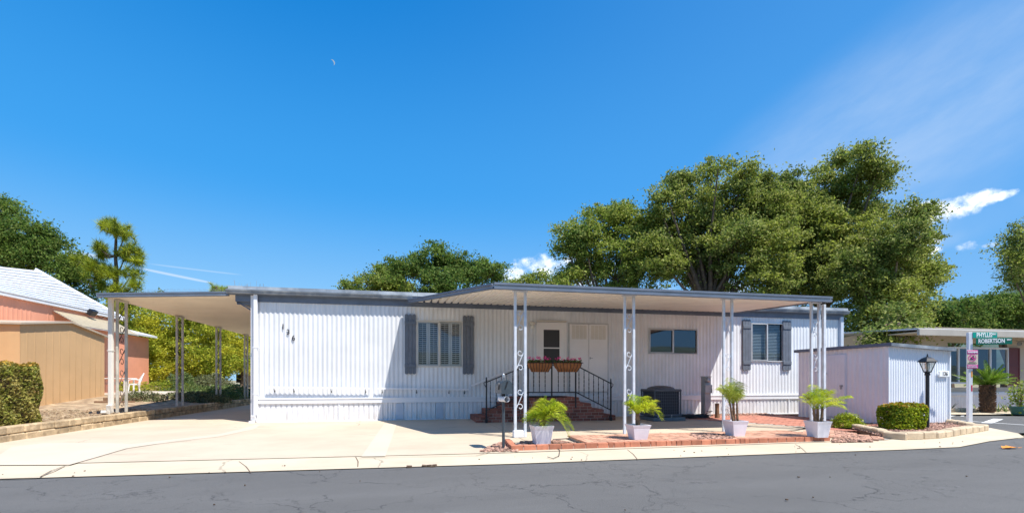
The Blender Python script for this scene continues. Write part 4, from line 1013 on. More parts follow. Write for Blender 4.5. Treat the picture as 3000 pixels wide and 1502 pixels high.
wire('ground_wire', [(2178, 1203), (2200, 1214), (2218, 1229), (2262, 1232), (2300, 1236)], .008, 'black wire trailing from the third palm over the red walkway')
wire('ground_wire', [(1623, 1303), (1640, 1318), (1638, 1334), (1620, 1342), (1604, 1337)], .005, 'thin wire loop lying on the kerb below the nearest palm')
sx = wl(2101, 1200, 13.0).x; mb = MB(); mb.lathe([(.075, 0), (.068, .1), (.062, .3), (.066, .46), (.0, .47)], sx, 13.0, .02, 9); o = mb.build('wooden_stump', M['wood'], org=(sx, 13.0, .02)); tag(o, 'short brown wooden stump beside the meter pedestal', 'stump')
orn = thing('wire_plant_stand', 'tangled grey wire scroll ornament behind the third palm', 'ornament', (sx + .25, 12.9, 0)); mb = MB()
for k in range(10):
    a = random.uniform(0, 6.28); c = Vector((sx + .15 + random.uniform(0, .25), 12.9 + random.uniform(-.08, .08), random.uniform(.1, .45))); r_ = random.uniform(.05, .09)
    mb.tube([c + Vector((r_ * math.cos(t / 12 * 6.28), .02 * math.sin(t), r_ * math.sin(t / 12 * 6.28))) for t in range(12)], .006, 4)
for q in (0, .3): mb.tube([(sx + .12 + q, 12.9, .02), (sx + .12 + q, 12.9, .5)], .007, 4)
mb.build('scrollwork', M['metal'], orn, world=True)

# ------------------------------------------------------------------ brick planting strip at the kerb
X0, X1, Yf, Yb = 1.62, 7.95, 7.80, 9.12
bp = thing('brick_planter', 'low red brick edging and paving strip along the kerb under the potted palms', 'brick planter', (4.5, 8.4, 0))
bed1 = [(1.80, 7.98), (3.02, 7.98), (2.76, 8.75), (2.0, 8.75)]; bed2 = [(gr(2015, 1293).x, 8.0), (gr(2140, 1293).x - .1, 8.0), (gr(2085, 1270).x, 8.72), (gr(1975, 1276).x, 8.72)]
core = MB(); core.box(X0 + 1.45, X1 - .01, Yf + .01, Yb, -.03, .06); core.box(X0 + .02, X0 + 1.45, Yf + .01, Yf + .1, -.03, .075); core.build('mortar_core', M['mortar'], bp, world=True)
mb = MB(); x = X0
while x < X1 - .03:                                          # front row: headers and stretchers mixed
    w_ = random.choice((.2, .2, .2, .1, .1)) if x > X0 + 1.4 else .22; b = min(x + w_, X1); j = random.uniform(-.004, .004)
    mb.cbox(x + .005, b - .005, Yf + j, Yf + .10, .012, .105 + random.uniform(-.003, .003), .004); x += w_
y = Yf + .1
while y < Yb - .5:                                           # left end, angled back
    k = (y - Yf) / (Yb - Yf); xx = X0 - .0 + k * .12; mb.cbox(xx, xx + .10, y + .004, y + .205, .02, .105, .004); y += .21
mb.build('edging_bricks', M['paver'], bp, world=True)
mb = MB(); x0p = X0 + 1.42
def okb(x, y): return not in_poly(x, y, bed2)
m2 = MB(); brick_field(m2, 0, X1 - x0p - .0, 0, Yb - Yf - .11, .066, .094, None, .2, .1, .011, 'basket', 0, (x0p, Yf + .108))
keep = MB(); keep2 = MB(); bcx = (bed2[0][0] + bed2[1][0]) / 2
for i in range(len(m2.v) // 8):
    P = m2.v[i * 8:i * 8 + 8]; cx = sum(p[0] for p in P) / 8; cy = sum(p[1] for p in P) / 8
    kk = keep if cx < bcx else keep2
    if okb(cx, cy): n = len(kk.v); kk.v += P; kk.f += [tuple(n + j for j in q) for q in ((0, 2, 3, 1), (4, 5, 7, 6), (0, 1, 5, 4), (2, 6, 7, 3), (0, 4, 6, 2), (1, 3, 7, 5))]
keep.build('paving_bricks', M['paverpale'], bp, world=True); keep2.build('paving_bricks', M['paverpale'], bp, world=True)
rocks('lava_gravel', bed1, 650, .035, .03, M['lava']); rocks('lava_gravel', bed2, 700, .032, .075, M['lava'])
rocks('lava_gravel', [tuple(gr(x, y)[:2]) for x, y in ((1405, 1328), (1445, 1306), (1500, 1294), (1512, 1320), (1520, 1326))], 420, .032, .02, M['lava'])
gb = gpoly([(2435, 1296), (2452, 1262), (2500, 1270), (2560, 1294)], .016)
rocks('lava_gravel', [p[:2] for p in gb], 700, .030, .02, M['lava']); sheet('gravel_bed', gb, .016, M['lavabed'])
# red walkway between patio, home and shed
SX, SY = 12.05, 10.08
sheet('red_walkway', [(8.55, 14.48), (7.6, 13.2), (8.9, 11.3), (9.62, 9.9), (9.3, 9.3), (SX, 9.3), (SX, 14.48)], .026, M['mortar'])
mb = MB(); wk = [(8.6, 14.1), (7.9, 13.2), (9.1, 11.4), (9.75, 10.0), (9.5, 9.4), (10.2, 9.0), (SX - .02, 9.35), (SX - .02, 14.1)]
brick_field(mb, 0, 4.4, 0, 5.4, .022, .036, wk, .2, .1, .006, 'run', 0, (7.7, 9.0)); o = mb.build('walkway_pavers', M['redslab']); o['kind'] = 'structure'
rocks('lava_gravel', [(8.0, 13.6), (11.9, 13.7), (11.9, 14.42), (7.6, 14.42)], 900, .035, .03, M['lava'])
mb = MB(); pth = [p[:2] for p in gpoly([(2446, 1262), (2495, 1254), (2607, 1290), (2524, 1294)], .05)]
pth = [(8.35, 9.15), (9.55, 9.35), tuple(gr(2608, 1289)[:2]), tuple(gr(2522, 1295)[:2])]
sheet('brick_path_base', pth, .024, M['mortar'])
brick_field(mb, -2.5, 2.5, -2.5, 2.5, .02, .045, pth, .2, .1, .012, 'basket', R(45), (9.1, 8.4)); o = mb.build('brick_path', M['paverpale']); o['kind'] = 'structure'

# ------------------------------------------------------------------ stone edged corner bed
front = [gr(x, y) for x, y in ((2487, 1257), (2545, 1271), (2600, 1286), (2641, 1289), (2690, 1288), (2747, 1285), (2790, 1279), (2830, 1272), (2862, 1267), (2889, 1262))]
back = [Vector((13.6, 10.6, 0)), Vector((13.55, 11.6, 0))]
bedp = [(p.x, p.y) for p in front] + [(14.0, 9.95), (14.25, 10.5), (14.2, 13.9), (10.5, 13.9), (SX, 9.6), (9.8, 9.5)]
mb = MB(); mb.prism([(p.x, p.y + .1) for p in front] + [(14.15, 10.1), (14.15, 13.8), (12.3, 13.8), (12.0, 9.9), (10.0, 9.6)], -.02, .055); o = mb.build('corner_bed', M['lavabed']); o['kind'] = 'structure'
rocks('lava_gravel', [(p.x, p.y + .15) for p in front] + [(14.1, 10.2), (14.1, 10.9), (13.2, 10.05), (12.1, 9.95), (10.2, 9.5)], 3400, .032, .05, M['lava'])
sb = thing('stone_border', 'curved border of tan rectangular edging stones round the corner bed', 'stone border', tuple(front[4]))
path = front + [Vector((14.12, 10.05, 0)), Vector((14.3, 10.6, 0)), Vector((14.32, 11.6, 0))]
def along(P, s_):
    for a, b in zip(P, P[1:]):
        l_ = (b - a).length
        if s_ <= l_: return a.lerp(b, s_ / l_), (b - a).normalized()
        s_ -= l_
    return P[-1], (P[-1] - P[-2]).normalized()
tot = sum((b - a).length for a, b in zip(path, path[1:])); s_ = 0
while s_ < tot - .1:
    l_ = random.uniform(.34, .44); p, d = along(path, min(tot, s_ + l_ / 2)); n_ = Vector((-d.y, d.x, 0)); mb = MB(); mb.cbox(-l_ / 2 + .012, l_ / 2 - .012, -.10, .10, 0, .15 * random.uniform(.92, 1.08), .022)
    tl = random.uniform(-.03, .03); mb.v = [tuple(p + d * x + n_ * (y + .08) + Vector((0, 0, z + tl * x + .0))) for x, y, z in mb.v]; mb.build('edging_stone', M['edgestone'], sb, world=True); s_ += l_

# ------------------------------------------------------------------ storage shed
shd = thing('storage_shed', 'lavender white corrugated storage shed with flat slate edged roof and plaque 136', 'shed', (SX, SY, 0))
SW, SYB = 1.98, 13.0; ZA, ZBk = 2.10, 2.0
def top_z(x): return ZA - (ZA - ZBk) * (x - SX) / SW
mb = MB(); n = 260; per = .078
for i in range(n):
    xa, xb = SX + SW * i / n, SX + SW * (i + 1) / n; f = lambda x: .009 * math.sin(2 * math.pi * x / per); mb.face([(xa, SY + f(xa), .04), (xb, SY + f(xb), .04), (xb, SY + f(xb), top_z(xb)), (xa, SY + f(xa), top_z(xa))])
weld(mb.build('wall', M['shedw'], shd, world=True))
mb = MB(); D = SYB - SY; n = 220; f = lambda y: .010 * math.copysign(abs(math.sin(2 * math.pi * y / .15)) ** .6, math.sin(2 * math.pi * y / .15))
for i in range(n):
    ya, yb = SY + D * i / n, SY + D * (i + 1) / n; mb.face([(SX + f(ya), yb, .04), (SX + f(ya), ya, .04), (SX + f(ya), ya, ZA), (SX + f(yb), yb, ZA)]) if False else mb.face([(SX + f(yb), yb, .04), (SX + f(ya), ya, .04), (SX + f(ya), ya, ZA), (SX + f(yb), yb, ZA)])
mb.face([(SX + SW, SY, .04), (SX + SW, SYB, .04), (SX + SW, SYB, ZBk), (SX + SW, SY, ZBk)]); mb.face([(SX, SYB, .04), (SX + SW, SYB, .04), (SX + SW, SYB, ZBk), (SX, SYB, ZA)])
weld(mb.build('side_wall', M['shedw'], shd, world=True))
mb = MB(); n0 = 0
o_ = .14
for (za, zb_, y0, y1, x0, x1) in ((0, 0, SY - o_, SYB + .12, SX - .06, SX + SW + .06),):
    n = len(mb.v); mb.v += [(x0, y0, top_z(x0) - .035), (x1, y0, top_z(x1) - .035), (x1, y1, top_z(x1) - .035), (x0, y1, top_z(x0) - .035), (x0, y0, top_z(x0) + .045), (x1, y0, top_z(x1) + .045), (x1, y1, top_z(x1) + .045), (x0, y1, top_z(x0) + .045)]
    mb.f += [tuple(n + i for i in q) for q in ((3, 2, 1, 0), (4, 5, 6, 7), (0, 1, 5, 4), (1, 2, 6, 5), (2, 3, 7, 6), (3, 0, 4, 7))]
mb.build('roof', M['slate_light'], shd, world=True)
mb = MB(); mb.box(SX - .075, SX - .062, SY - o_, SYB + .12, ZA - .03, ZA + .055); mb.build('side_trim', M['slate'], shd, world=True)
ya, yb = wx(2385, 1100, SX).y, wx(2479, 1100, SX).y   # door on the long side
mb = MB(); mb.cbox(SX - .028, SX - .006, yb, ya, .12, 1.93, .006); dd = mb.build('door', M['shedw'], shd, world=True)
mb = MB()
for k in range(10): y = yb + (ya - yb) * (k + .5) / 10; mb.cbox(SX - .036, SX - .028, y - .03, y + .03, .14, 1.9, .006)
mb.build('door_rib', M['shedw'], dd, world=True)
p = wx(2421, 1094, SX); mb = MB(); mb.box(SX - .06, SX - .036, p.y - .05, p.y + .05, p.z - .03, p.z + .03); mb.tube([(SX - .06, p.y, p.z), (SX - .09, p.y, p.z), (SX - .09, p.y - .08, p.z - .02)], .012, 6); mb.build('handle', M['greymetal'], dd, world=True)
p = wx(2468, 1130, SX); mb = MB(); mb.box(SX - .05, SX - .036, p.y - .05, p.y + .05, p.z - .02, p.z + .03); mb.box(SX - .07, SX - .05, p.y - .02, p.y + .02, p.z - .09, p.z); mb.build('padlock', M['greymetal'], dd, world=True)
mb = MB(); mb.cbox(SX + SW - .02, SX + SW + .03, SY - .03, SY + .04, .03, top_z(SX + SW) - .03, .006); mb.build('corner_trim', M['shedw'], shd, world=True); mb = MB(); mb.cbox(SX - .02, SX + .02, SY - .022, SY + .02, .03, ZA - .04, .006); mb.build('corner_trim', M['shedw'], shd, world=True)
mb = MB()
for k in range(7): x = SX + .1 + k * .29; mb.box(x, x + .22, SY - .02, SY + .02, -.02, .05)
mb.build('sill_shim', M['wood'], shd, world=True)
p, q = wl(2751, 1086, SY - .05), wl(2781, 1103, SY - .05); mb = MB(); mb.cbox(p.x, q.x, SY - .06, SY - .035, q.z, p.z, .008)
pl = mb.build('number_plaque', M['sign_white'], shd, world=True); text('house_number', '136', .145, M['number'], pl, ((p.x + q.x) / 2 + .015, SY - .062, (p.z + q.z) / 2), 0, .003, .85)

# ------------------------------------------------------------------ potted palms
palms = []
def potted_palm(px, py, w_top, w_bot, h, label, specs, leafm, zg, seed, stems, trunk_h):
    rr = random.Random(seed); g = gr(px, py, zg); yc = g.y + w_bot / 2; t = thing('potted_palm', label, 'potted palm', (g.x, yc, zg), 'palms in square lavender planters')
    mb = MB(); prof = [(w_bot / 2, 0), (w_bot / 2 + (w_top - w_bot) / 2 * .80, h * .80), (w_top / 2 - .006, h * .82), (w_top / 2 + .008, h * .98), (w_top / 2 + .008, h), (w_top / 2 - .022, h), (w_top / 2 - .03, h * .9)]
    for r_, z in prof:
        for sx, sy in ((-1, -1), (1, -1), (1, 1), (-1, 1)): mb.v.append((sx * r_, sy * r_, z))
    for i in range(len(prof) - 1):
        for k in range(4): k2 = (k + 1) % 4; mb.f.append((i * 4 + k, i * 4 + k2, (i + 1) * 4 + k2, (i + 1) * 4 + k))
    mb.f.append((3, 2, 1, 0)); mb.build('pot', M['pot'], t)
    mb = MB(); r_ = w_top / 2 - .026; mb.box(-r_, r_, -r_, r_, h * .84, h * .92, .004); mb.build('soil', M['soil'], t)
    Q = []; ra = []; tr = MB()
    for (sx, sy, ex, ey, r0) in stems:
        P = [Vector((sx, sy, h * .88)).lerp(Vector((ex, ey, h + trunk_h)), i / 5) for i in range(6)]; tr.tube(P, [r0 * (1.15 if i % 2 else .95) * (1.1 - i * .07) for i in range(6)], 7)
        for k in range(26):
            i = rr.random(); p = P[0].lerp(P[-1], i); a = rr.uniform(0, 6.28); tr.tube([p, p + Vector((math.cos(a) * r0 * 1.5, math.sin(a) * r0 * 1.5, .035))], [.006, .002], 3, cap=False)
    tr.build('trunk', M['wood'], t)
    for (si, az_, ln, ri_, dp) in specs:
        s_ = stems[si % len(stems)]; b = Vector((s_[2], s_[3], h + trunk_h - .02)); frond(Q, b, R(az_), ln, R(ri_), dp, int(28 * ln / .7 + 6), .27 * (ln / .7) ** .5, .0072, ra, start=.16, vdroop=.9, vee=.45, jag=.25)
    quads('fronds', np.array([[tuple(p) for p in q] for q in Q]), leafm, t)
    mb = MB()
    for P in ra: mb.tube(P, [.007 - .0006 * i for i in range(len(P))], 4, cap=False)
    mb.build('leaf_stalks', L['palm'], t); return t
def fan(n, ln, lean, seed, rise=(35, 75), dp=(.35, .7), ns=1):
    rr = random.Random(seed); out = []
    for k in range(n):
        a = 360 * k / n + rr.uniform(-14, 14); f = 1 + lean[1] * math.cos(R(a - lean[0])); out.append((k % ns, a, ln * f * rr.uniform(.85, 1.12), rr.uniform(*rise), rr.uniform(*dp)))
    return out
potted_palm(1592, 1303, .35, .25, .34, 'bushy potted palm nearest the mailbox in front of the brick steps', fan(26, .58, (-12, .25), 1, (25, 74), (.45, .95)) + [(0, -5, .50, 80, .1), (0, 190, .55, 45, .7), (0, -35, .72, 40, 1.0), (0, -15, .76, 34, .8), (0, 20, .7, 45, .8)], L['palm'], .05, 1, [(0, 0, .02, .0, .045), (.03, .03, .07, .02, .035)], .10)
potted_palm(1878, 1287, .345, .25, .27, 'potted palm in front of the condenser with one long frond arching right', fan(17, .50, (10, .2), 2, (42, 80), (.3, .75)) + [(0, -8, .82, 50, .9), (0, 12, .62, 52, .8), (0, 165, .5, 60, .5), (0, 120, .55, 70, .3)], L['palm'], .095, 2, [(0, 0, -.01, 0, .04)], .20)
potted_palm(2166, 1277, .335, .245, .30, 'tall thin potted palm with several stems in front of the meter pedestal', fan(24, .48, (170, .25), 3, (42, 88), (.1, .45), 4), L['palmgrey'], .095, 3, [(-.04, 0, -.12, 0, .022), (0, .02, -.02, .02, .022), (.04, -.02, .04, 0, .022), (.02, .04, .02, .1, .02)], .34)
potted_palm(2411, 1281, .325, .24, .31, 'spreading yellow green potted palm rightmost at the end of the brick strip', fan(20, .60, (-5, .18), 4, (24, 84), (.15, .55), 3), L['palm'], .095, 4, [(-.05, 0, -.10, 0, .026), (.02, .02, .02, .02, .026), (.06, -.02, .11, 0, .026)], .24)

# ------------------------------------------------------------------ mailbox
g = gr(1475, 1314, .02); mbx = thing('mailbox', 'blue grey mailbox on a thin post with a white newspaper tube', 'mailbox', (g.x, g.y, .02))
mb = MB(); mb.lathe([(.03, 0), (.026, .02), (.026, 1.02)], 0, 0, 0, 12); mb.build('post', M['mailbox'], mbx)
mb = MB(); rz_ = R(-82); ca, sa = math.cos(rz_), math.sin(rz_)
def tx(p): return (p[0] * ca - p[1] * sa, p[0] * sa + p[1] * ca, p[2])
hw, hl, z0, z1 = .095, .17, .95, 1.08; sec = [(-hw, z0), (hw, z0), (hw, z1)] + [(hw * math.cos(R(a)), z1 + hw * math.sin(R(a))) for a in range(15, 180, 15)] + [(-hw, z1)]
n = len(sec)
for xx in (-hl, hl):
    for y, z in sec: mb.v.append(tx((xx, y, z)))
mb.f.append(tuple(range(n))[::-1]); mb.f.append(tuple(n + i for i in range(n)))
for i in range(n): j = (i + 1) % n; mb.f.append((i, j, n + j, n + i))
bo = mb.build('box', M['mailbox'], mbx)
mb = MB(); s2 = [(y * 1.06, z0 - .004 + (z - z0) * 1.03) for y, z in sec]
for xx in (hl - .012, hl + .012):
    for y, z in s2: mb.v.append(tx((xx, y, z)))
mb.f.append(tuple(range(n))[::-1]); mb.f.append(tuple(n + i for i in range(n)))
for i in range(n): j = (i + 1) % n; mb.f.append((i, j, n + j, n + i))
mb.build('door', M['mailbox'], bo)
mb = MB(); mb.obox(tx((.06, -hw - .012, 1.07)), Vector(tx((.028, 0, .05))), Vector(tx((0, .005, 0))), Vector(tx((-.006, 0, .012)))); mb.v = mb.v; mb.obox(tx((hl + .02, -.01, 1.10)), Vector(tx((0, .012, 0))), Vector(tx((.006, 0, 0))), (Vector(tx((0, .03, 0))) * .6 + Vector((0, 0, .055)))); mb.build('flag', M['black_iron'], bo)
mb = MB(); mb.tube([tx((-.02, 0, 1.17)), tx((-.02, 0, 1.21))], .016, 8); mb.lathe([(.0, -.045), (.03, -.03), (.036, 0), (.03, .03), (0, .045)], 0, 0, 0, 12); mb.v = mb.v
k0 = len(mb.v) - 60; mb.v = mb.v[:k0] + [(x * .75 - .0, y * .4, z + 1.245) for x, y, z in mb.v[k0:]]; mb.build('finial', M['metal'], bo)
mb = MB()
for rr_, k in ((.045, 0), (.035, 1)): pass
A_ = Vector(tx((-.16, .0, .855))); B_ = Vector(tx((.19, .0, .855))); mb.tube([A_, A_.lerp(B_, .33), A_.lerp(B_, .34), A_.lerp(B_, .42), A_.lerp(B_, .43), B_], [.05, .05, .056, .056, .05, .05], 16, cap=False)
mb.tube([A_, B_], .043, 16, cap=False); mb.build('newspaper_tube', M['whitepaint'], mbx)
mb = MB(); mb.cbox(-.03, .03, -.03, .03, .90, .955, .004); mb.build('bracket', M['black_iron'], mbx)

# ------------------------------------------------------------------ lamp post
lp = Vector((12.0, 9.12, 0)); lx = ray(2717, 1265); lp = Vector((lx.x * 11.25, lx.y * 11.25, 0))
lt = thing('lamp_post', 'black garden lamp post with a four sided glass lantern beside the clipped hedge', 'lamp post', (lp.x, lp.y, 0))
mb = MB(); mb.lathe([(.037, 0), (.037, 1.30), (.055, 1.31), (.055, 1.35), (.04, 1.37)], 0, 0, 0, 14); mb.build('pole', M['black_iron'], lt)
fr = MB(); zb_, zt_, rb, rt = 1.39, 1.62, .068, .145
for k in range(4):
    a = math.pi / 4 + k * math.pi / 2 - .2; b = a + math.pi / 2; P = lambda r_, z, an: Vector((r_ * math.cos(an), r_ * math.sin(an), z)); fr.tube([P(rb, zb_, a), P(rt, zt_, a)], .010, 5); fr.tube([P(rt, zt_, a), P(rt, zt_, b)], .011, 5); fr.tube([P(rb, zb_, a), P(rb, zb_, b)], .011, 5)
    g = MB(); g.face([P(rb - .006, zb_, a), P(rb - .006, zb_, b), P(rt - .006, zt_, b), P(rt - .006, zt_, a)]); g.build('glass_panel', M['glass_l'], lt)
fr.lathe([(.07, 1.37), (.07, 1.385)], 0, 0, 0, 12); fr.build('lantern_frame', M['black_iron'], lt)
mb = MB(); mb.lathe([(.192, 1.622), (.188, 1.632), (.11, 1.705), (.05, 1.735), (.02, 1.745), (.010, 1.80), (.003, 1.82)], 0, 0, 0, 4, math.pi / 4 - .2); mb.build('lantern_cap', M['black_iron'], lt)
mb = MB(); mb.lathe([(.03, 1.40), (.03, 1.45), (.048, 1.47), (.05, 1.57), (.03, 1.60)], 0, 0, 0, 12); mb.build('bulb', M['lampbulb'], lt, smooth=True)

# ------------------------------------------------------------------ street sign
g = gr(2840, 1246, .05); sg = thing('street_sign', 'white square sign post with two green street name blades and a pink warning sign', 'street sign', (g.x, g.y, .03)); RZ = R(-24)
def srot(mb): mb.v = [(x * math.cos(RZ) - y * math.sin(RZ), x * math.sin(RZ) + y * math.cos(RZ), z) for x, y, z in mb.v]; return mb
top = 2.36
mb = MB(); mb.cbox(-.044, .044, -.044, .044, 0, top, .005); srot(mb).build('post', M['whitepaint'], sg)
def blade(x0, x1, z0, z1, y, m, txt, sup, size, tw, rz2, sq=.8):
    mb = MB(); mb.cbox(x0, x1, y - .006, y + .006, z0, z1, .003); mb.v = [(x * math.cos(rz2) - yy * math.sin(rz2), x * math.sin(rz2) + yy * math.cos(rz2), z) for x, yy, z in mb.v]; bl = mb.build('name_blade', M[m], sg)
    cx_ = x0 + (x1 - x0) * tw; loc = Vector((cx_ * math.cos(rz2) + (.009 + .0) * math.sin(rz2) * 1 - (y) * math.sin(rz2), cx_ * math.sin(rz2) + (y - .009) * math.cos(rz2), (z0 + z1) / 2)) + Vector(sg.location)
    text('lettering', txt, size, M['sign_white'], bl, loc, rz2, .004, sq)
    cx2 = x0 + (x1 - x0) * sup[1]; loc = Vector((cx2 * math.cos(rz2) - y * math.sin(rz2) + .009 * math.sin(rz2), cx2 * math.sin(rz2) + (y - .009) * math.cos(rz2), z1 - (z1 - z0) * .34)) + Vector(sg.location)
    text('lettering', sup[0], size * .42, M['sign_white'], bl, loc, rz2, .002, sq); return bl
blade(.03, .64, top - .145, top + .0, -.056, 'sign_teal', 'PHYLLIS', ('WAY', .86), .150, .46, R(-12), .74)
blade(.09, .82, top - .315, top - .15, -.078, 'sign_green', 'ROBERTSON', ('WAY', .91), .142, .43, R(-27), .66)
# warning sign on the post
zt_, zb_ = wx(1, 1025, 1).z, 0
d_ = (g - Vector((0, 0, 0))).dot(Vector((SN, CS, 0))); zz = lambda py: EYE + (HY - py) / F_PX * d_ - .03
mb = MB(); mb.cbox(-.09, .145, -.064, -.056, zz(1079), zz(1025), .004); ws = srot(mb).build('warning_sign', M['signcream'], sg)
for (a, b) in ((1025.5, 1037), (1068, 1078.5)): mb = MB(); mb.box(-.085, .14, -.068, -.0645, zz(b), zz(a)); srot(mb).build('colour_band', M['magenta'], ws)
def wpos(x, z, y=-.072): return Vector((x * math.cos(RZ) - y * math.sin(RZ), x * math.sin(RZ) + y * math.cos(RZ), z)) + Vector(sg.location)
text('lettering', 'WARNING', .058, M['sign_white'], ws, wpos(.027, zz(1031.3)), RZ, .003, .75)
mb = MB(); cz_ = zz(1048); n = 28
for i in range(n):
    a, b = 2 * math.pi * i / n, 2 * math.pi * (i + 1) / n; mb.face([(.02 + r_ * math.cos(t), -.069, cz_ + r_ * math.sin(t)) for r_, t in ((.072, a), (.072, b), (.086, b), (.086, a))])
mb.face([(.02 - .058, -.070, cz_ + .042), (.02 - .044, -.070, cz_ + .056), (.02 + .058, -.070, cz_ - .042), (.02 + .044, -.070, cz_ - .056)]); srot(mb).build('prohibition_ring', M['magenta'], ws)
mb = MB(); mb.face([(.02 + x, -.0685, cz_ + z) for x, z in ((-.055, -.045), (.05, -.05), (.055, -.01), (.03, .015), (.035, .045), (.02, .052), (-.0, .04), (-.012, .018), (-.04, -.01))]); srot(mb).build('pictogram', M['purple'], ws)
for k, (s_, py) in enumerate((('WE REPORT ALL', 1060.5), ('SUSPICIOUS PERSONS', 1063.8))): text('lettering', s_, .022, M['number'], ws, wpos(.02, zz(py)), RZ, .0004, .9)
for k, (s_, py) in enumerate((('NEIGHBORHOOD', 1071), ('WATCH PROGRAM', 1075.3))): text('lettering', s_, .026, M['sign_white'], ws, wpos(.02, zz(py)), RZ, .0008, .9)
for (m, a, b) in (('orange', 1086, 1104), ('red', 1127, 1145)):
    mb = MB(); mb.box(.012, .036, -.0485, -.0445, zz(b), zz(a)); srot(mb).build('reflector', M[m], sg)

# ------------------------------------------------------------------ hedges and small plants
def hedge(name, label, box, n, leaf, mat, topmat=None, rnd=.12, cat='hedge', topn=9):
    x0, x1, y0, y1, z0, z1 = box; c = Vector(((x0 + x1) / 2, (y0 + y1) / 2, z0)); t = thing(name, label, cat, c)
    u = RNG.random((n, 3)); fsel = RNG.random(n); Lx, Ly, Lz = x1 - x0, y1 - y0, z1 - z0; ar = np.array([Lx * Ly, Lx * Lz, Lx * Lz, Ly * Lz, Ly * Lz]); ar = np.cumsum(ar / ar.sum()); k = np.searchsorted(ar, fsel)
    P = np.stack([x0 + u[:, 0] * Lx, y0 + u[:, 1] * Ly, z0 + u[:, 2] * Lz], 1); dp = np.abs(RNG.normal(size=n)) * .05 - .02
    P[k == 0, 2] = z1 - dp[k == 0]; P[k == 1, 1] = y0 + dp[k == 1]; P[k == 2, 1] = y1 - dp[k == 2]; P[k == 3, 0] = x0 + dp[k == 3]; P[k == 4, 0] = x1 - dp[k == 4]
    cc = np.array([(x0 + x1) / 2, (y0 + y1) / 2, (z0 + z1) / 2]); hh = np.array([Lx, Ly, Lz]) / 2; rad = .09; dl = P - cc; inn = np.clip(dl, -(hh - rad), hh - rad); e_ = dl - inn; ln_ = np.linalg.norm(e_, axis=1, keepdims=True); P = cc + inn + e_ * np.minimum(1, rad / np.maximum(ln_, 1e-6))
    P += .04 * np.stack([np.sin(P[:, 1] * 9 + P[:, 2] * 7), np.sin(P[:, 0] * 8), np.sin(P[:, 0] * 6 + P[:, 1] * 9)], 1)
    quads('foliage', leaf_quads(P, leaf, .62, .3), mat, t, c)
    if topmat: m = n // topn; sel = np.where(P[:, 2] > z1 - .08)[0]; S = P[RNG.choice(sel, min(len(sel), m))]; S = S + np.array([0, 0, .02]); quads('new_growth', leaf_quads(S, leaf, .6, .6), topmat, t, c)
    mb = MB(); mb.cbox(x0 + .1, x1 - .1, y0 + .1, y1 - .1, z0, z1 - .1, .06); mb.build('dark_core', M['soil'], t, world=True)  # solid dark box added inside, so gaps between leaves read as shade
    return t
a = gr(2570, 1268, .05); b = gr(2717, 1268, .05)
hx0 = ray(2571, 1268); hc = Vector((9.02 * CS + 11.05 * SN, -9.02 * SN + 11.05 * CS, .05)); hd = hedge('clipped_hedge', 'clipped rectangular glossy green hedge in the stone edged corner bed', (-.41, .41, -.23, .23, .05, .62), 5600, .062, L['hedge'], L['hedgetop'], topn=16)
hd.location = hc; hd.rotation_euler = (0, 0, -YAW)
hedge('clipped_hedge', 'tall mottled green and red hedge at the left edge on the block wall', (-10.6, -8.12, 8.8, 12.72, .2, 1.53), 52000, .062, L['hedgel'], L['hedgetop'])
def bush(name, label, c, r, h, n, leaf, mat, cat='bush', parent=None, asp=.5, group=None):
    t = thing(name, label, cat, c, group); d = unit(n); d[:, 2] = np.abs(d[:, 2]); rr_ = (.55 + .45 * RNG.random((n, 1)) ** .5) * (1 + .1 * np.sin(d[:, :1] * 9 + d[:, 1:2] * 7)); P = d * rr_ * np.array([r[0], r[1], h]); quads('foliage', leaf_quads(P, leaf, asp, .3), mat, t)
    mb = MB()
    for k in range(12): a = k / 12 * 6.28; mb.tube([(0, 0, 0), (math.cos(a) * r[0] * .35, math.sin(a) * r[1] * .35, h * .5), (math.cos(a) * r[0] * .75, math.sin(a) * r[1] * .75, h * .7)], [.012, .009, .003], 4, cap=False)
    mb.build('stems', M['wood'], t); return t
p = gr(2510, 1256, .03); bush('round_bush', 'small round green and bronze bush left of the clipped hedge', (p.x + .05, p.y + .3, .03), (.38, .33), .36, 3000, .045, L['hedge'])
ff = thing('palm_seedling', 'single low palm seedling beside the small round bush', 'plant', (p.x + .25, p.y + .1, .03)); Q = []; ra = []
for k in range(5): frond(Q, (0, 0, 0), R(40 * k + 100), .5, R(45), .6, 22, .14, .01, ra)
quads('fronds', np.array([[tuple(v) for v in q] for q in Q]), L['palmgrey'], ff)
# fallen leaf
p = gr(2958, 1312, .01); mb = MB(); q = [(-.17, 0), (-.09, .07), (0, .05), (.03, .09), (.10, .04), (.19, 0), (.10, -.05), (.0, -.04), (-.08, -.07)]; n = len(q)
mb.v = [(p.x + x, p.y + y, .012 + .03 * abs(y) / .09 + .02 * abs(x) + random.uniform(0, .01)) for x, y in q] + [(p.x, p.y, .012)]
for i in range(n): mb.f.append((i, (i + 1) % n, n))
mb.tube([(p.x + .19, p.y, .015), (p.x + .26, p.y - .01, .02)], .004, 4); o = mb.build('fallen_leaf', M['leaf_orange'], org=tuple(p)); tag(o, 'curled orange fallen leaf lying on the asphalt at the right', 'leaf')
mb = MB(); rr = random.Random(9)
for (px, py) in ((1243, 1364), (1258, 1363.5), (1268, 1364), (1274, 1362), (1200, 1366)):
    p = gr(px, py, .014); mb.box(p.x - .035, p.x + .03, p.y - .02, p.y + .025, .01, .028, .008)
for k in range(60):
    x = rr.uniform(-6, 12); y = rr.uniform(6.7, 7.5) if rr.random() < .6 else rr.uniform(4, 6.6); s_ = rr.uniform(.004, .010); mb.box(x - s_, x + s_, y - s_, y + s_, .01, .014 + s_, .002)
o = mb.build('grit', M['soil']); o['kind'] = 'stuff'
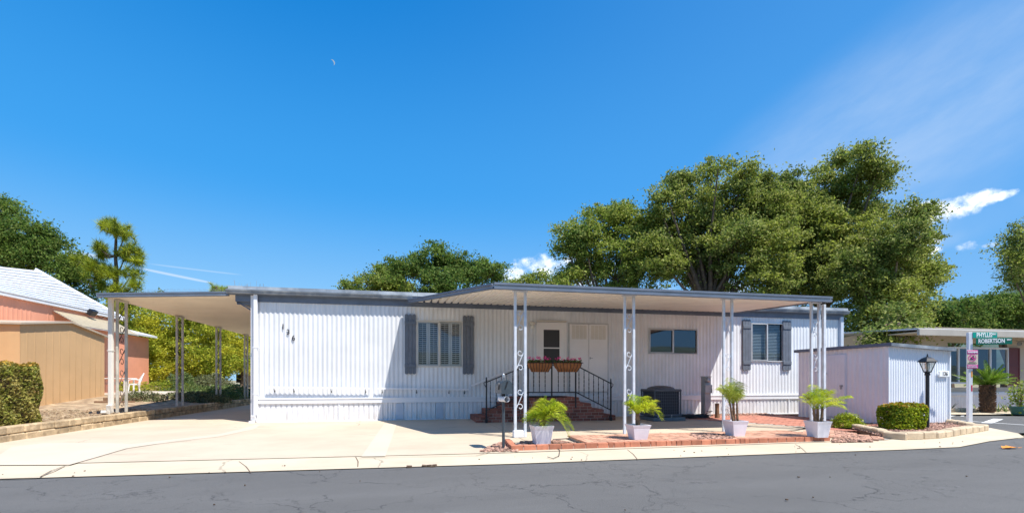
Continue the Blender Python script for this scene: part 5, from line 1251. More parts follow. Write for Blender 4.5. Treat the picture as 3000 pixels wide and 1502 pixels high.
# ------------------------------------------------------------------ left neighbours: tan shed, coral home, chair and table
SXN, N0, N1 = -12.0, wx(59, 1000, -12.0).y, wx(306, 1000, -12.0).y; NP = wx(203, 941, -12.0).y
zl, zp, zr = wx(59, 950, SXN).z, wx(203, 946, SXN).z, wx(306, 986, SXN).z
nsd = thing('garden_shed', 'tan metal garden shed with a shallow gabled roof behind the left hedge', 'shed', (SXN, N0, .24))
mb = MB(); n = 90
def ztop(y): return zl + (zp - zl) * (y - N0) / (NP - N0) if y < NP else zp + (zr - zp) * (y - NP) / (N1 - NP)
def fs(y): t = (y / .16) % 1; return .006 if t < .15 else 0
ys = sorted(set([N0 + (N1 - N0) * i / n for i in range(n + 1)] + [NP]))
for ya, yb in zip(ys, ys[1:]): mb.face([(SXN + fs(ya), yb, .2), (SXN + fs(ya), ya, .2), (SXN + fs(ya), ya, ztop(ya)), (SXN + fs(yb), yb, ztop(yb))])
for i in range(20): xa, xb = SXN - 3 + i * .15, SXN - 3 + (i + 1) * .15; mb.face([(xa, N0 - fs(xa), .2), (xb, N0 - fs(xb), .2), (xb, N0 - fs(xb), zl), (xa, N0 - fs(xa), zl)])
mb.face([(SXN, N1, .2), (SXN - 3, N1, .2), (SXN - 3, N1, zr), (SXN, N1, zr)]); mb.build('wall', M['tan'], nsd, world=True)
def slab(mb, P, th):
    n = len(mb.v); P = [Vector(p) for p in P]; mb.v += [tuple(p) for p in P] + [tuple(p + Vector((0, 0, th))) for p in P]; mb.f += [tuple(n + i for i in q) for q in ((3, 2, 1, 0), (4, 5, 6, 7), (0, 1, 5, 4), (1, 2, 6, 5), (2, 3, 7, 6), (3, 0, 4, 7))]; return mb
mb = MB(); e = .10
slab(mb, [(SXN - 3.1, N0 - e, zl), (SXN + e, N0 - e, zl), (SXN + e, NP, zp), (SXN - 3.1, NP, zp)], .06); slab(mb, [(SXN - 3.1, NP + .002, zp), (SXN + e, NP + .002, zp), (SXN + e, N1 + .15, zr - .03), (SXN - 3.1, N1 + .15, zr - .03)], .06)
mb.build('roof', M['tanroof'], nsd, world=True)
mb = MB(); mb.box(SXN - .02, SXN + .03, N0 - .03, N1 + .03, .2, .30); mb.build('base_rail', M['tanroof'], nsd, world=True)
# timber steps beside the shed
tp = wx(360, 1178, -10.6); tst = thing('timber_steps', 'low brown timber garden steps beside the tan shed', 'steps', (-10.6, 19, .25)); 
for k in range(3): mb = MB(); mb.cbox(-10.9, -9.7, 18.9 + k * .5, 19.05 + k * .5, .22 + k * .09, .36 + k * .10, .01); mb.build('sleeper', M['wood'], tst, world=True)

PX = -14.5; PE = wx(342, 1000, PX).y; ez = wx(335, 927, PX).z
pk = thing('coral_home', 'coral pink neighbouring mobile home with a white ribbed metal roof at the left', 'mobile home', (PX, 20, .2))
mb = MB(); n = 260; y0 = 9.0; f = lambda y: .012 if (y / .22) % 1 < .25 else 0
for i in range(n): ya, yb = y0 + (PE - y0) * i / n, y0 + (PE - y0) * (i + 1) / n; mb.face([(PX + f(ya), yb, .2), (PX + f(ya), ya, .2), (PX + f(ya), ya, ez), (PX + f(yb), yb, ez)])
mb.face([(PX, PE, .2), (PX - 9, PE, .2), (PX - 9, PE, ez), (PX - 3.6, PE, ez + 2.2), (PX, PE, ez)]); mb.face([(PX, y0, .2), (PX - 9, y0, .2), (PX - 9, y0, ez), (PX, y0, ez)]); mb.build('wall', M['pink'], pk, world=True)
mb = MB(); rx, rz = PX - 3.6, wx(96, 792, PX - 3.6).z; ex, ezz = PX + .12, ez - .05; m = 13; yn = 9.0; 
q0_ = wx(0, 782, rx); sl = (rz - q0_.z) / (PE - q0_.y); ye = PE + .2
def rp(a, y, l=0.0):                                   # point of the roof plane: a from eave to ridge, at depth y
    zr_ = rz + (y - PE) * sl; return (ex + (rx - ex) * a + l * .6, y, ezz + (zr_ - ezz) * a + l)
l = .075
for k in range(m):
    a, b = k / m, (k + 1) / m
    mb.face([rp(a, yn, l), rp(a, ye, l), rp(b, ye), rp(b, yn)]); mb.face([rp(a, yn), rp(a, ye), rp(a, ye, l), rp(a, yn, l)])
mb.face([rp(1, yn), rp(1, ye), (rx - 5.4, ye, ez), (rx - 5.4, yn, ez)]); mb.build('roof', M['ribroof'], pk, world=True)
mb = MB(); a, b = Vector((ex + .08, PE + .22, ezz - .02)), Vector((rx, PE + .22, rz + .06)); mb.obox(a.lerp(b, .5), (b - a) / 2, (0, .05, 0), Vector((.04, 0, .09))); mb.build('rake_trim', M['white'], pk, world=True)
mb = MB(); mb.cbox(PX + .02, PX + .14, y0, PE + .2, ez - .12, ez - .02, .01); mb.build('eave_trim', M['white'], pk, world=True)
q0, q1 = wx(142, 905, PX), wx(345, 950, PX); r0, r1 = wx(190, 937, PX + 1.0), wx(336, 983, PX + 1.0)
mb = MB(); ns = 13; ya, yb = q0.y + .2, PE - .1; zt_ = wx(142, 907, PX).z; z2 = zt_ - .62
win = MB()
for k in range(ns):
    t0, t1 = k / ns, (k + .55) / ns; win.obox((PX + .05 + 1.0 * (t0 + t1) / 2, (ya + yb) / 2, zt_ + (z2 - zt_) * (t0 + t1) / 2 + .0), Vector(((t1 - t0) * .5, 0, (z2 - zt_) * (t1 - t0) * .5)), (0, (yb - ya) / 2, 0), (.006, 0, .01))
wa = win.build('window_awning', M['slat'], pk, world=True); mb = MB(); mb.face([(PX + .05, ya, zt_ - .025), (PX + 1.05, ya, z2 - .025), (PX + 1.05, yb, z2 - .025), (PX + .05, yb, zt_ - .025)]); mb.build('awning_backing', M['greymetal'], wa, world=True)
p = wx(270, 915, PX + .25); fl = MB(); fl.obox(p, (.02, .16, 0), (.08, 0, .10), (.08, 0, -.06)); fl.tube([p, p + Vector((-.25, -.05, .05))], .03, 6); fl.build('flood_light', M['black_iron'], pk, world=True)
mb = MB(); pts = []
for i in range(20): t = i / 19; pts.append(wx(285 + 60 * t, 923 + 8 * t + 7 * abs(math.sin(t * 9)), PX + .08))
mb.tube(pts, .016, 4, cap=False); mb.build('string_light_cable', M['black_iron'], pk, world=True)
mb = MB()
for z in (.45, .95, 1.2, 1.35): mb.box(PX + .01, PX + .05, 23.5, PE, z, z + .05)
mb.build('lap_board', M['pink'], pk, world=True)
# far white roof edge seen just past the coral home
b2 = thing('white_outbuilding', 'corner of a small coral outbuilding with a white roof beyond the coral home', 'building', (-16, 33, .5))
p = wl(345, 955, 33); q = wl(385, 978, 33); mb = MB(); slab(mb, [(p.x - 3, 33, p.z + .5), (q.x, 33, q.z), (q.x, 36, q.z), (p.x - 3, 36, p.z + .5)], .12); mb.build('roof', M['whitepaint'], b2, world=True)
mb = MB(); mb.box(p.x - 3, q.x - .5, 33.3, 36, .4, q.z + .0); mb.build('wall', M['pink'], b2, world=True)

def peacock_chair(name, label, c, rz, group=None):
    t = thing(name, label, 'chair', c, group, rz); mb = MB(); mb.lathe([(.24, .40), (.25, .43), (.25, .46)], 0, 0, 0, 18); mb.build('seat', M['plastic'], t)
    for (x, y) in ((-.17, -.17), (.17, -.17), (-.17, .17), (.17, .17)): mb = MB(); mb.tube([(x, y, .42), (x * 1.25, y * 1.25, 0)], .02, 6); mb.build('leg', M['plastic'], t)
    mb = MB()
    def bp_(a, r): return Vector((r * math.cos(a), .20 + .08 * (1 - math.cos(a) ** 2) + (r * math.sin(a)) * .22, .52 + r * math.sin(a) * 1.12))
    for r_, w_ in ((.36, .022), (.31, .010), (.22, .010), (.12, .010)): mb.tube([bp_(R(a), r_) for a in range(-35, 216, 12)], w_, 6)
    for a in range(-30, 211, 16): mb.tube([bp_(R(a), .04), bp_(R(a + 7), .2), bp_(R(a), .35)], .008, 4)
    for a in range(-22, 211, 16): mb.tube([bp_(R(a), .1), bp_(R(a - 7), .24), bp_(R(a), .35)], .008, 4)
    mb.build('backrest', M['plastic'], t)
    for s_ in (-1, 1): mb = MB(); mb.tube([(s_ * .33, .2, .62), (s_ * .30, .0, .66), (s_ * .26, -.2, .62), (s_ * .24, -.22, .44)], .018, 6); mb.build('armrest', M['plastic'], t)
    return t
cpos = at(392, 1151, 21.5); peacock_chair('garden_chair', 'white fan-backed resin garden chair by the left carport posts', (cpos.x, cpos.y, garden_z(0, cpos.y) + .012), R(-60))
tpos = at(330, 1150, 21.5); tb = thing('garden_table', 'white slatted garden table between the tan shed and the fan-backed chair', 'table', (tpos.x, tpos.y, garden_z(0, tpos.y) + .012)); mb = MB()
for k in range(6): mb.cbox(-.75, .75, -.42 + k * .15, -.30 + k * .15, .68, .71, .006)
mb.build('tabletop', M['plastic'], tb)
for (x, y) in ((-.65, -.36), (.65, -.36), (-.65, .36), (.65, .36)): mb = MB(); mb.cbox(x - .025, x + .025, y - .025, y + .025, 0, .68, .005); mb.build('leg', M['plastic'], tb)
gz = .25
p = gr(448, 1187, gz); gl = thing('garden_light', 'thin dark garden stake standing by the low grey shrub', 'garden light', (p.x, p.y, gz)); mb = MB(); mb.lathe([(.03, 0), (.03, .34), (.05, .36), (.05, .42), (.01, .44)], 0, 0, 0, 8); mb.build('stake', M['black_iron'], gl)
p = gr(490, 1184, gz); gl = thing('garden_light', 'short dark garden bollard next to the second carport post', 'garden light', (p.x, p.y, gz)); mb = MB(); mb.lathe([(.035, 0), (.035, .22), (.05, .24), (.05, .3), (.01, .32)], 0, 0, 0, 8); mb.build('stake', M['black_iron'], gl)
p = gr(487, 1180, gz); hsd = thing('hose_reel', 'small white round hose reel beside the second carport post', 'hose reel', (p.x, p.y + .1, gz)); mb = MB()
for r_ in (.10, .13, .16): mb.tube([(r_ * math.cos(a / 16 * 6.283), .02 * (r_ * 10 - 1), .18 + r_ * math.sin(a / 16 * 6.283)) for a in range(17)], .018, 6)
mb.build('coil', M['plastic'], hsd)
def gbush(px, py, z, r, h, n, leaf, mat, label, cat='bush', name='low_shrub'):
    p = gr(px, py, z); return bush(name, label, (p.x, p.y, z), r, h, n, leaf, mat, cat)
gbush(415, 1186, .26, (.85, .6), .55, 2600, .07, L['silver'], 'grey green mounded shrub just right of the first carport post')
gbush(560, 1180, .26, (1.5, .9), .45, 4200, .09, L['silver'], 'wide low spreading shrub between the second and third carport posts')
gbush(600, 1172, .26, (1.6, 1.2), .6, 4200, .1, L['deep'], 'dark low shrub behind the third carport post')
gbush(545, 1160, .26, (1.3, 1.3), .85, 4200, .1, L['deep'], 'tall dark shrub behind the second carport post')
gbush(670, 1166, .26, (1.6, 1.6), .7, 3800, .11, L['deep'], 'dark low shrub between the third and last carport posts')
# far garden: low wall, yellow flowers, a small house
lw_ = thing('garden_wall', 'low pale far garden wall behind the patio seen under the carport', 'wall', (-12, 31, .5)); a, b = at(430, 1140, 31), at(742, 1140, 31); mb = MB(); mb.cbox(a.x, b.x, 31.5, 31.8, .3, .82, .02); mb.build('course', M['stone'], lw_, world=True)
fh = thing('far_house', 'small far house with a tan roof beyond the last carport post', 'house', (at(700, 1100, 48).x, 47, 0)); p = wl(683, 1085, 46); q = wl(760, 1072, 46)
mb = MB(); mb.box(p.x + .4, q.x + 3, 46.4, 50, .0, p.z); mb.build('wall', M['beige'], fh, world=True); mb = MB(); slab(mb, [(p.x - .2, 46, p.z), (q.x + 3, 46, p.z), (q.x + 3, 50, p.z + .8), (p.x - .2, 50, p.z + .8)], .15); mb.build('roof', M['rooftile'], fh, world=True)
a = wl(692, 1085, 46.35); b = wl(708, 1120, 46.35); mb = MB(); mb.box(a.x, b.x, 46.33, 46.39, b.z, a.z - .3); mb.build('window', M['dark'], fh, world=True)

# ------------------------------------------------------------------ right neighbour
NY = 14.5
nl = wl(2690, 965, NY - 1.1).x + .4; nr = 33.0
nh = thing('beige_home', 'beige lap sided neighbouring home with a wide picture window and maroon shutter', 'mobile home', (nl, NY, 0))
ztn = wl(2900, 1000, NY).z
mb = MB(); z = .72; lap = .19; nwin = (wl(2776, 1018, NY).x, wl(2950, 1018, NY).x, wl(2870, 1121, NY).z, wl(2870, 1019, NY).z)
X0n = nl + .6
while z < 3.2:
    z1 = min(z + lap, 3.2); segs = [(X0n, nr)]
    if z1 > nwin[2] and z < nwin[3]: segs = [(X0n, nwin[0]), (nwin[1], nr)]
    for a, b in segs: mb.face([(a, NY - .018, z), (b, NY - .018, z), (b, NY, z1), (a, NY, z1)]); mb.face([(a, NY, z), (b, NY, z), (b, NY - .018, z), (a, NY - .018, z)])
    z = z1
mb.face([(X0n, NY, 0), (X0n, NY + 3.4, 0), (X0n, NY + 3.4, 3.0), (X0n, NY, 3.2)]); mb.build('wall', M['beige'], nh, world=True)
o = corrugated(X0n, nr, 0, .60, NY, .15, .012).build('skirting', M['skirting'], nh, world=True); weld(o)
mb = MB(); mb.cbox(X0n, nr, NY - .05, NY + .02, .59, .73, .008); mb.build('trim_band', M['whitepaint'], nh, world=True)
zr0 = wl(2690, 963, NY - 1.1).z
mb = MB(); slab(mb, [(nl - .4, NY - 1.1, zr0 - .02), (nr, NY - 1.1, zr0 - .02), (nr, NY + 3.5, zr0 + .2), (nl - .4, NY + 3.5, zr0 + .2)], .05); mb.build('roof', M['rooftop'], nh, world=True)
mb = MB(); mb.cbox(nl - .4, nr, NY - 1.14, NY - 1.05, zr0 - .22, zr0 + .01, .01); mb.build('fascia', M['greyfascia'], nh, world=True)
mb = MB(); mb.box(nl - .3, nr, NY - 1.05, NY + .05, zr0 - .12, zr0 - .08); mb.build('soffit', M['beige'], nh, world=True)
a, b, c, d = nwin; mb = MB(); frame(mb, a - .03, b + .03, c - .03, d + .03, .07, NY - .06, NY + .04); xm1, xm2 = a + (b - a) * .26 if False else wl(2806, 1, NY).x, wl(2899, 1, NY).x
for x in (xm1, xm2): mb.cbox(x - .035, x + .035, NY - .05, NY + .04, c + .04, d - .04, .006)
nw = mb.build('window', M['whitepaint'], nh, world=True)
for x0, x1 in ((a + .04, xm1 - .03), (xm1 + .03, xm2 - .03), (xm2 + .03, b - .04)): g = MB(); g.face([(x0, NY - .01, c + .04), (x1, NY - .01, c + .04), (x1, NY - .01, d - .04), (x0, NY - .01, d - .04)]); g.build('pane', M['glass_k'], nw, world=True)
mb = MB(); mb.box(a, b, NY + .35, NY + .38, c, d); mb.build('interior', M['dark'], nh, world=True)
mb = MB(); zz_ = c + .05
while zz_ < d - .05: mb.obox(((xm1 + xm2) / 2, NY + .08, zz_), ((xm2 - xm1) / 2 - .05, 0, 0), (0, .012, .008), (0, 0, .001)); zz_ += .03
mb.build('blind', M['blinddark'], nw, world=True)
p, q = wl(2955, 1018, NY - .05), wl(2987, 1127, NY - .05); mb = MB(); frame(mb, p.x, q.x, q.z, p.z, .05, NY - .07, NY - .03); mb.box(p.x + .045, q.x - .045, NY - .055, NY - .035, q.z + .04, p.z - .04); mb.cbox(p.x + .05, q.x - .05, NY - .068, NY - .056, (p.z + q.z) / 2 - .03, (p.z + q.z) / 2 + .03, .004); mb.build('shutter', M['maroon'], nh, world=True)
p = wl(2995, 1003, NY - .3); mb = MB(); mb.lathe([(.03, 0), (.05, .06), (.09, .16)], 0, 0, 0, 12); mb.v = [(p.x - z * .9, p.y + y, p.z + x - z * .3) for x, y, z in mb.v]; mb.tube([(p.x, p.y, p.z), (p.x + .15, p.y + .05, p.z + .08), (p.x + .2, NY, p.z + .08)], .02, 6); mb.build('flood_light', M['metal'], nh, world=True)
# verge in front of it: concrete apron, rough stones, cycad, pots
sheet('verge', [(15.9, 13.25), (17.3, 12.7), (19.3, 12.25), (40, 12.2), (40, 14.48), (16.0, 14.48)], .05, M['kerb'])
sheet('verge_bed', [(17.2, 13.55), (33, 13.45), (33, 14.47), (17.2, 14.47)], .056, M['dirt'])
vb = thing('rock_edging', 'rough low pink and grey rock edging in front of the beige home', 'rock edging', (19, 13.5, .05)); mb = MB(); x = 17.2
while x < 30: w_ = random.uniform(.16, .34); mb.cbox(x, x + w_ - .02, 13.42 + random.uniform(-.03, .03), 13.6, .05, .05 + random.uniform(.09, .16), .03); x += w_
mb.build('rocks', M['edgestone'], vb, world=True)
p = gr(2893, 1207, .06); sgp = thing('sago_palm', 'stout cycad palm with a scaly trunk before the picture window', 'palm', (p.x, p.y, .06)); mb = MB(); prof = []
tw = .18; th_ = at(2893, 1128, p.dot(Vector((SN, CS, 0)))).z - .06
for i in range(40): t = i / 39; prof.append((tw * (1.06 - .12 * abs(t - .45)) + (.022 if i % 2 else -.01), th_ * t))
mb.lathe(prof, 0, 0, 0, 26)
for k in range(420):
    a = random.uniform(0, 6.283); z = random.uniform(.02, th_); r_ = tw * 1.0; mb.tube([(r_ * math.cos(a), r_ * math.sin(a), z), ((r_ + .05) * math.cos(a), (r_ + .05) * math.sin(a), z + .045)], [.022, .006], 4, cap=False)
mb.build('trunk', M['sagotrunk'], sgp); Q = []; ra = []; rr = random.Random(6)
for k in range(44): frond(Q, (.06 * math.cos(k), .06 * math.sin(k), th_ - .02), R(k * 137.5 + rr.uniform(-5, 5)), rr.uniform(.85, 1.12), R(12 + 56 * ((k * 7) % 44) / 44), rr.uniform(.05, .28), 40, .15, .014, ra, start=.1, vdroop=.02, vee=.75, jag=.05)
quads('fronds', np.array([[tuple(v) for v in q] for q in Q]), L['sago'], sgp); mb = MB()
for P in ra: mb.tube(P, [.014 - .0013 * i for i in range(len(P))], 4, cap=False)
mb.build('leaf_stalks', L['sago'], sgp)
def strap_plant(name, label, c, n, ln, mat, seed):
    rr = random.Random(seed); t = thing(name, label, 'plant', c); Q = []
    for k in range(n):
        a = rr.uniform(0, 6.28); d = Vector((math.cos(a), math.sin(a), 0)); s_ = Vector((-d.y, d.x, 0)) * .018; l_ = ln * rr.uniform(.6, 1.1); up = rr.uniform(.35, 1.0); P = [d * l_ * t_ * (1 - up * .5) + Vector((0, 0, l_ * (up * t_ - .55 * t_ * t_ * (1.2 - up)))) for t_ in (0, .33, .66, 1)]
        for i in range(3): w0, w1 = (1, 1, .7, .05)[i], (1, 1, .7, .05)[i + 1]; Q.append([P[i] - s_ * w0, P[i] + s_ * w0, P[i + 1] + s_ * w1, P[i + 1] - s_ * w1])
    quads('leaves', np.array([[tuple(v) for v in q] for q in Q]), mat, t); return t
for i, (px, py, n, ln, lb) in enumerate(((2783, 1203, 26, .55, 'upright strap leaved plant right of the lavender shed by the beige home'), (2860, 1204, 14, .4, 'low strap leaved plant between the sign post and the cycad'), (2925, 1205, 16, .5, 'dark strap leaved plant just right of the cycad trunk'), (2946, 1205, 14, .5, 'dark spreading strap leaved plant left of the green pot'))):
    p = gr(px, py, .06); strap_plant('strap_plant', lb, (p.x, p.y, .06), n, ln, L['deep'], i)
p = gr(2988, 1213, .05); gp = thing('potted_plant', 'leafy yellow green plant in a green pot at the right edge', 'potted plant', (p.x, p.y, .05)); mb = MB(); mb.lathe([(.20, 0), (.26, .2), (.28, .22), (.28, .26), (.24, .26), (.22, .2)], 0, 0, 0, 18); mb.build('pot', M['greenpot'], gp)
P = RNG.normal(size=(500, 3)) * np.array([.16, .16, .26]) + np.array([0, 0, .62]); quads('foliage', leaf_quads(P, .09, .6), L['palmgrey'], gp); mb = MB()
for k in range(9): mb.tube([(0, 0, .2), (random.uniform(-.1, .1), random.uniform(-.1, .1), .5), (random.uniform(-.25, .25), random.uniform(-.2, .2), .9)], .008, 4)
mb.build('stems', M['wood'], gp)
# painted lines on the side road
def line(pts, w_, name='road_marking'):
    mb = MB(); P = [gr(x, y, .007) for x, y in pts]
    for a, b in zip(P, P[1:]): d = (b - a).normalized(); n_ = Vector((-d.y, d.x, 0)) * w_; mb.face([a - n_, b - n_, b + n_, a + n_])
    o = mb.build(name, M['paint_line']); o['kind'] = 'structure'
line([(2770, 1228), (2830, 1232), (3010, 1244)], .05); line([(2890, 1238), (2925, 1226)], .11); line([(2774, 1219), (2800, 1215)], .07); line([(2818, 1218), (2826, 1213)], .04)

# ------------------------------------------------------------------ trees
def z6(l): return [(1600 + x / 1.985, 400 + y / 1.985, r / 1.985) for x, y, r in l]
oakA = z6([(150, 560, 80), (110, 640, 60), (330, 500, 120), (420, 440, 80), (230, 620, 120), (250, 740, 150), (450, 640, 170), (140, 800, 70), (560, 500, 90), (600, 740, 160), (400, 830, 150), (120, 850, 60), (70, 520, 35)])
oakB = z6([(620, 560, 120), (650, 700, 140), (1280, 430, 130), (1330, 620, 160), (1150, 480, 140), (690, 320, 60), (780, 250, 70), (820, 420, 150), (960, 220, 90), (1000, 190, 60), (1150, 240, 80), (900, 560, 180), (1050, 400, 160), (1100, 620, 200), (1250, 280, 70), (800, 700, 170), (950, 820, 150), (1250, 820, 170), (740, 230, 40), (660, 420, 70)])
oakC = z6([(1340, 350, 80), (1560, 520, 150), (1550, 330, 90), (1780, 720, 150), (1430, 270, 90), (1440, 440, 170), (1450, 640, 190), (1620, 220, 60), (1740, 110, 70), (1840, 130, 80), (1930, 190, 80), (1960, 260, 55), (1800, 290, 110), (1680, 400, 130), (1650, 600, 190), (1850, 430, 110), (1650, 820, 190), (1450, 860, 160)])
oakD = z6([(2060, 450, 90), (2190, 440, 60), (2230, 430, 30), (2060, 600, 140), (1900, 640, 160), (2230, 570, 50), (2000, 780, 200), (2150, 700, 90), (2190, 820, 90), (2290, 790, 50), (1900, 960, 190), (2080, 950, 120), (1850, 1120, 130), (2000, 1110, 130), (2110, 1060, 80), (2060, 1190, 60), (1800, 780, 150)])
tree('oak_tree', 'leftmost lobe of the great oaks, rounded oak with a pale open crown above the awning', 'tree', (at(1790, 1000, 28).x, at(1790, 1000, 28).y, 0), plobes(oakA, 28, 1.5), 42000, .20, L['oakmid'], M['bark'], .32, .30)
tree('oak_tree', 'big bushy green oak behind the middle of the patio awning, in front of the flue', 'tree', (at(2080, 1000, 27).x, at(2080, 1000, 27).y, 0), plobes(oakB, 27, 1.8), 98000, .20, L['oak'], M['bark'], .42, .30)
tree('oak_tree', 'tallest oak, its loose top branches rising highest above the home', 'tree', (at(2400, 1000, 29).x, at(2400, 1000, 29).y, 0), plobes(oakC, 29, 1.8), 92000, .21, L['oak'], M['bark'], .45, .32)
tree('oak_tree', 'olive green oak whose foliage hangs to the ground right of the home behind the shed', 'tree', (at(2580, 1000, 25).x, at(2580, 1000, 25).y, 0), plobes(oakD, 25, 1.5) + plobes([(2590, 950, 40), (2640, 975, 42), (2672, 955, 34), (2640, 925, 45), (2560, 1000, 40), (2600, 1005, 30)], 18.5, .5), 80000, .18, L['oak'], M['barkpale'], .36, .28)
mid = [(1035, 845, 32), (1075, 825, 32), (1130, 815, 50), (1190, 800, 55), (1240, 770, 45), (1275, 745, 34), (1325, 785, 50), (1385, 800, 48), (1440, 800, 35), (1300, 840, 70), (1150, 860, 60)]
tree('oak_tree', 'dark dense oak rising above the roof left of the patio awning', 'tree', (at(1260, 1000, 36).x, at(1260, 1000, 36).y, 0), plobes(mid[3:10], 36, 1.5), 26000, .24, L['oakdark'], M['bark'], .4, .36)
tree('oak_tree', 'lower bushy oak just left of the dark dense oak above the roof', 'tree', (at(1110, 1000, 38).x, at(1110, 1000, 38).y, 0), plobes(mid[:3] + mid[10:], 38, 1.5), 15000, .25, L['oakmid'], M['bark'], .3, .36)
tree('small_tree', 'distant low tree beside the white cloud behind the awning peak', 'tree', (at(1570, 1000, 44).x, at(1570, 1000, 44).y, 0), plobes([(1500, 835, 22), (1540, 825, 24), (1575, 815, 26), (1620, 835, 28), (1480, 850, 20)], 44, 1), 5000, .26, L['oakmid'], M['bark'], .2, .35)
lt_ = [(-10, 610, 50), (22, 628, 42), (45, 680, 55), (90, 700, 55), (130, 700, 45), (160, 740, 55), (100, 770, 70), (195, 770, 45), (215, 810, 50), (240, 850, 45), (30, 740, 70), (170, 830, 60), (275, 850, 30), (-40, 700, 90)]
tree('ash_tree', 'dark feathery leafed tree at the left behind the coral home', 'tree', (at(60, 1000, 34).x, at(60, 1000, 34).y, .3), plobes(lt_, 34, 1.2), 36000, .22, L['oakdark'], M['bark'], .4, .34)
# pine: clumps of long needles on level limbs
def pine(label, base, d, clumps, n, trunk_px, mat, nl=.46, name='pine_tree'):
    base = Vector(base); t = thing(name, label, 'tree', base); V = []; mb = MB(); tops = [at(x, y, d) for x, y in trunk_px]; tr = [base] + tops
    mb.tube(tr, [.2] + [.14 - .10 * i / len(tops) for i in range(len(tops))], 8)
    for (px, py, rx, ry) in clumps:
        c = at(px, py, d + random.uniform(-.8, .8)); rx, ry = rx * 1.15, ry * 1.15; k = max(14, int(n * rx * ry / 640))
        q = min(tops, key=lambda s: (s - c - Vector((0, 0, -.8))).length); mb.tube([q, q.lerp(c, .5) + Vector((0, 0, -.15)), c], [.07, .05, .02], 5)
        for i in range(k):
            dd = Vector((random.gauss(0, 1), random.gauss(0, 1), random.gauss(0, 1))).normalized() * random.uniform(.35, 1); tip = c + Vector((dd.x * rx, dd.y * rx, dd.z * ry)) * d / F_PX
            mb.tube([c, c.lerp(tip, .6) + Vector((0, 0, -.06)), tip], [.02, .014, .008], 3, cap=False)
            for j in range(60):
                v = Vector((random.gauss(0, 1), random.gauss(0, 1), random.gauss(.35, 1))).normalized(); s_ = v.orthogonal().normalized() * .011; o0 = tip.lerp(c, random.uniform(0, .22)); e = o0 + v * nl * random.uniform(.6, 1.1); V.append([o0 - s_, o0 + s_, e + s_ * .2, e - s_ * .2])
    quads('needles', np.array([[tuple(p) for p in q] for q in V]), mat, t, base); mb.build('trunk', M['bark'], t, world=True); return t
bp0 = at(340, 1000, 32); pine('young pine tree with tufted bright green clumps behind the carport roof', (bp0.x, bp0.y, .4), 32,
     [(337, 672, 44, 22), (325, 660, 24, 14), (365, 690, 26, 14), (290, 728, 22, 16), (390, 735, 34, 22), (365, 755, 28, 18), (240, 768, 26, 20), (268, 775, 24, 20), (300, 790, 30, 20), (400, 765, 26, 18), (275, 815, 26, 16), (385, 805, 34, 18), (330, 800, 26, 20), (310, 840, 30, 16), (395, 835, 22, 12), (350, 850, 26, 14), (300, 745, 20, 16)], 16, [(340, 860), (342, 800), (338, 750), (340, 700), (338, 665)], L['pine'])
bp0 = at(640, 1000, 46); pine('small distant pine top between the carport and the home roof corner', (bp0.x, bp0.y, .4), 46, [(632, 845, 20, 14), (655, 850, 16, 10), (640, 862, 24, 12)], 16, [(636, 900), (634, 840)], L['pine'])
# shrubbery seen under the carport
ys_ = [('yellow green feathery acacia leftmost under the carport roof, behind the first carport posts', [(365, 900, 45), (380, 960, 60), (350, 1030, 60), (420, 1000, 70), (400, 1080, 60), (345, 1100, 40)], 33),
       ('tall yellow green acacia behind the second carport posts', [(450, 930, 50), (490, 960, 60), (470, 1030, 75), (540, 1000, 70), (500, 1090, 60), (440, 1095, 50)], 36),
       ('bright yellow green acacia behind the third carport posts', [(590, 960, 50), (620, 1000, 60), (600, 1060, 70), (560, 1080, 55), (650, 1070, 55), (570, 930, 35)], 34),
       ('yellow green acacia at the far right end of the carport view', [(700, 1000, 50), (690, 1050, 45), (745, 1050, 60), (740, 980, 40), (668, 985, 30)], 42)]
for lb, lob, d in ys_:
    c = at(sum(l[0] for l in lob) / len(lob), 1140, d); tree('acacia_tree', lb, 'tree', (c.x, c.y, .45), plobes(lob, d, 1.2), 19000, .20, L['yellow'], M['bark'], .10, .32, 'acacias seen under the carport', fork=.12, nb=20)
c = at(480, 1140, 44); tree('conifer_tree', 'dark green tall tree looming behind the yellow acacias under the carport', 'tree', (c.x, c.y, .45), plobes([(380, 900, 50), (470, 900, 50), (560, 930, 45), (660, 960, 45), (700, 940, 30), (420, 980, 60), (600, 1030, 80), (480, 1060, 80), (730, 1000, 40), (345, 960, 50)], 46, 2), 16000, .3, L['oakmid'], M['bark'], .2, .4)
yf = gr(500, 1145, .5); q_ = at(440, 1130, 30.5)
bush('flowering_shrub', 'low bright yellow flowering shrub behind the patio left of the second post', (q_.x, 30.3, .55), (1.5, .5), .65, 2600, .09, L['yellow']); q_ = at(560, 1130, 30.5); bush('flowering_shrub', 'low bright yellow flowering shrub right of the second carport post', (q_.x, 30.4, .55), (1.7, .5), .6, 2600, .09, L['yellow'])
c = at(620, 1135, 28.5); bush('round_bush', 'round olive green bush behind the third carport posts', (c.x, c.y, .3), (1.3, 1.0), 1.25, 4200, .11, L['silver']); c = at(535, 1140, 28.5); bush('round_bush', 'round dark green bush right of the second carport posts', (c.x, c.y, .3), (1.2, 1.0), 1.3, 4200, .11, L['deep'])
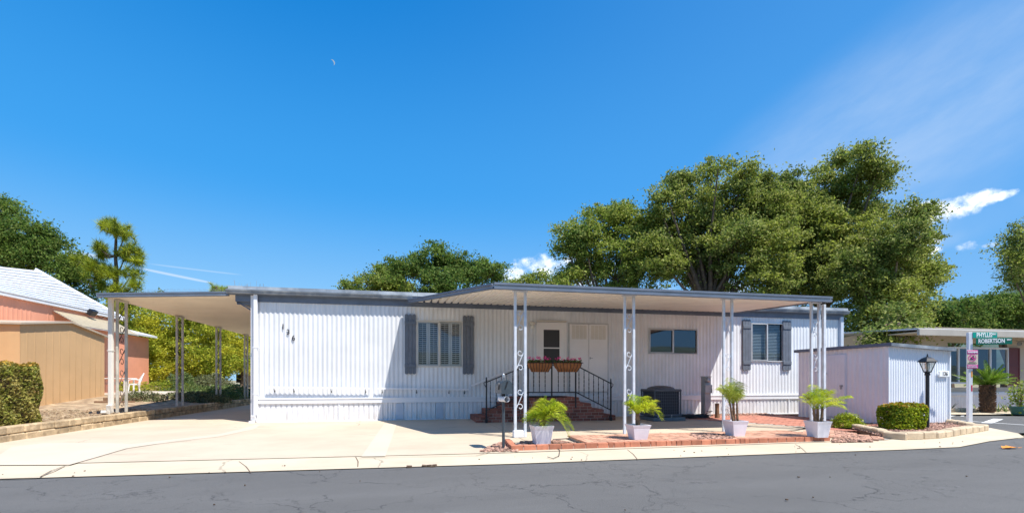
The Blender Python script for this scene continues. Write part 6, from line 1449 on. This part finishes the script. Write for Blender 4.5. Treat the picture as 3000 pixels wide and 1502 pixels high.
# right background
rt = [('broad dark oak beyond the shed roof, left of the pair above the beige home', [(2700, 945, 36), (2740, 918, 40), (2790, 905, 42), (2760, 960, 55), (2830, 905, 42), (2690, 980, 30), (2840, 960, 60)], 34, L['oakdark'], 24000),
      ('broad dark oak above the right end of the beige home roof', [(2880, 895, 45), (2930, 895, 50), (2985, 890, 52), (2900, 930, 60), (2970, 940, 60), (3040, 900, 70)], 36, L['oakdark'], 24000),
      ('airy green oak entering the frame at the right edge above the hill', [(2945, 752, 26), (2985, 720, 50), (3020, 690, 60), (2990, 780, 40), (3050, 760, 70), (2975, 800, 22), (3010, 830, 35)], 26, L['oak'], 12000)]
for i, (lb, lob, d, mt, n) in enumerate(rt):
    c = at(2780 if i == 0 else (2950 if i == 1 else 3090), 1000, d); tree('oak_tree', lb, 'tree', (c.x, c.y, 0), plobes(lob, d, 1.3), n, .22 if i < 2 else .17, mt, M['bark'], .35 if i < 2 else .2, .32)
# thin daytime crescent moon, lit phase cut into the shape, brightness from emission
v = ray(973, 184).normalized(); d_ = 1500; c = v * d_ + Vector((0, 0, EYE)); ux = Vector((v.y, -v.x, 0)).normalized(); uy = ux.cross(v); r_ = 6.2 * d_ / F_PX
mb = MB(); n = 20; A = []
for i in range(n + 1): a = R(-65) + R(190) * i / n; A.append((math.cos(a) * r_, math.sin(a) * r_))
a0, a1 = Vector(A[0]), Vector(A[-1]); ch = a1 - a0; nn = Vector((ch.y, -ch.x)).normalized()
B = [Vector(p) - nn * (Vector(p) - a0).dot(nn) * .42 for p in A]
for dz in (0, .5): mb.v += [tuple(c + ux * p[0] + uy * p[1] + v * dz) for p in A] + [tuple(c + ux * p[0] + uy * p[1] + v * dz) for p in B]
N = 2 * (n + 1)
for i in range(n): mb.f.append((i, i + 1, n + 2 + i, n + 1 + i)); mb.f.append((N + i, N + n + 1 + i, N + n + 2 + i, N + i + 1))
mm = bpy.data.materials.new('glowing moon crescent'); mm.use_nodes = True; pb = mm.node_tree.nodes['Principled BSDF']; pb.inputs['Base Color'].default_value = (.3, .3, .3, 1); pb.inputs['Emission Color'].default_value = (.55, .68, .8, 1); pb.inputs['Emission Strength'].default_value = .3  # weak emission stands in for sunlight on the moon
o = mb.build('moon', mm, org=tuple(c)); tag(o, 'tiny pale crescent moon high in the blue sky', 'moon')
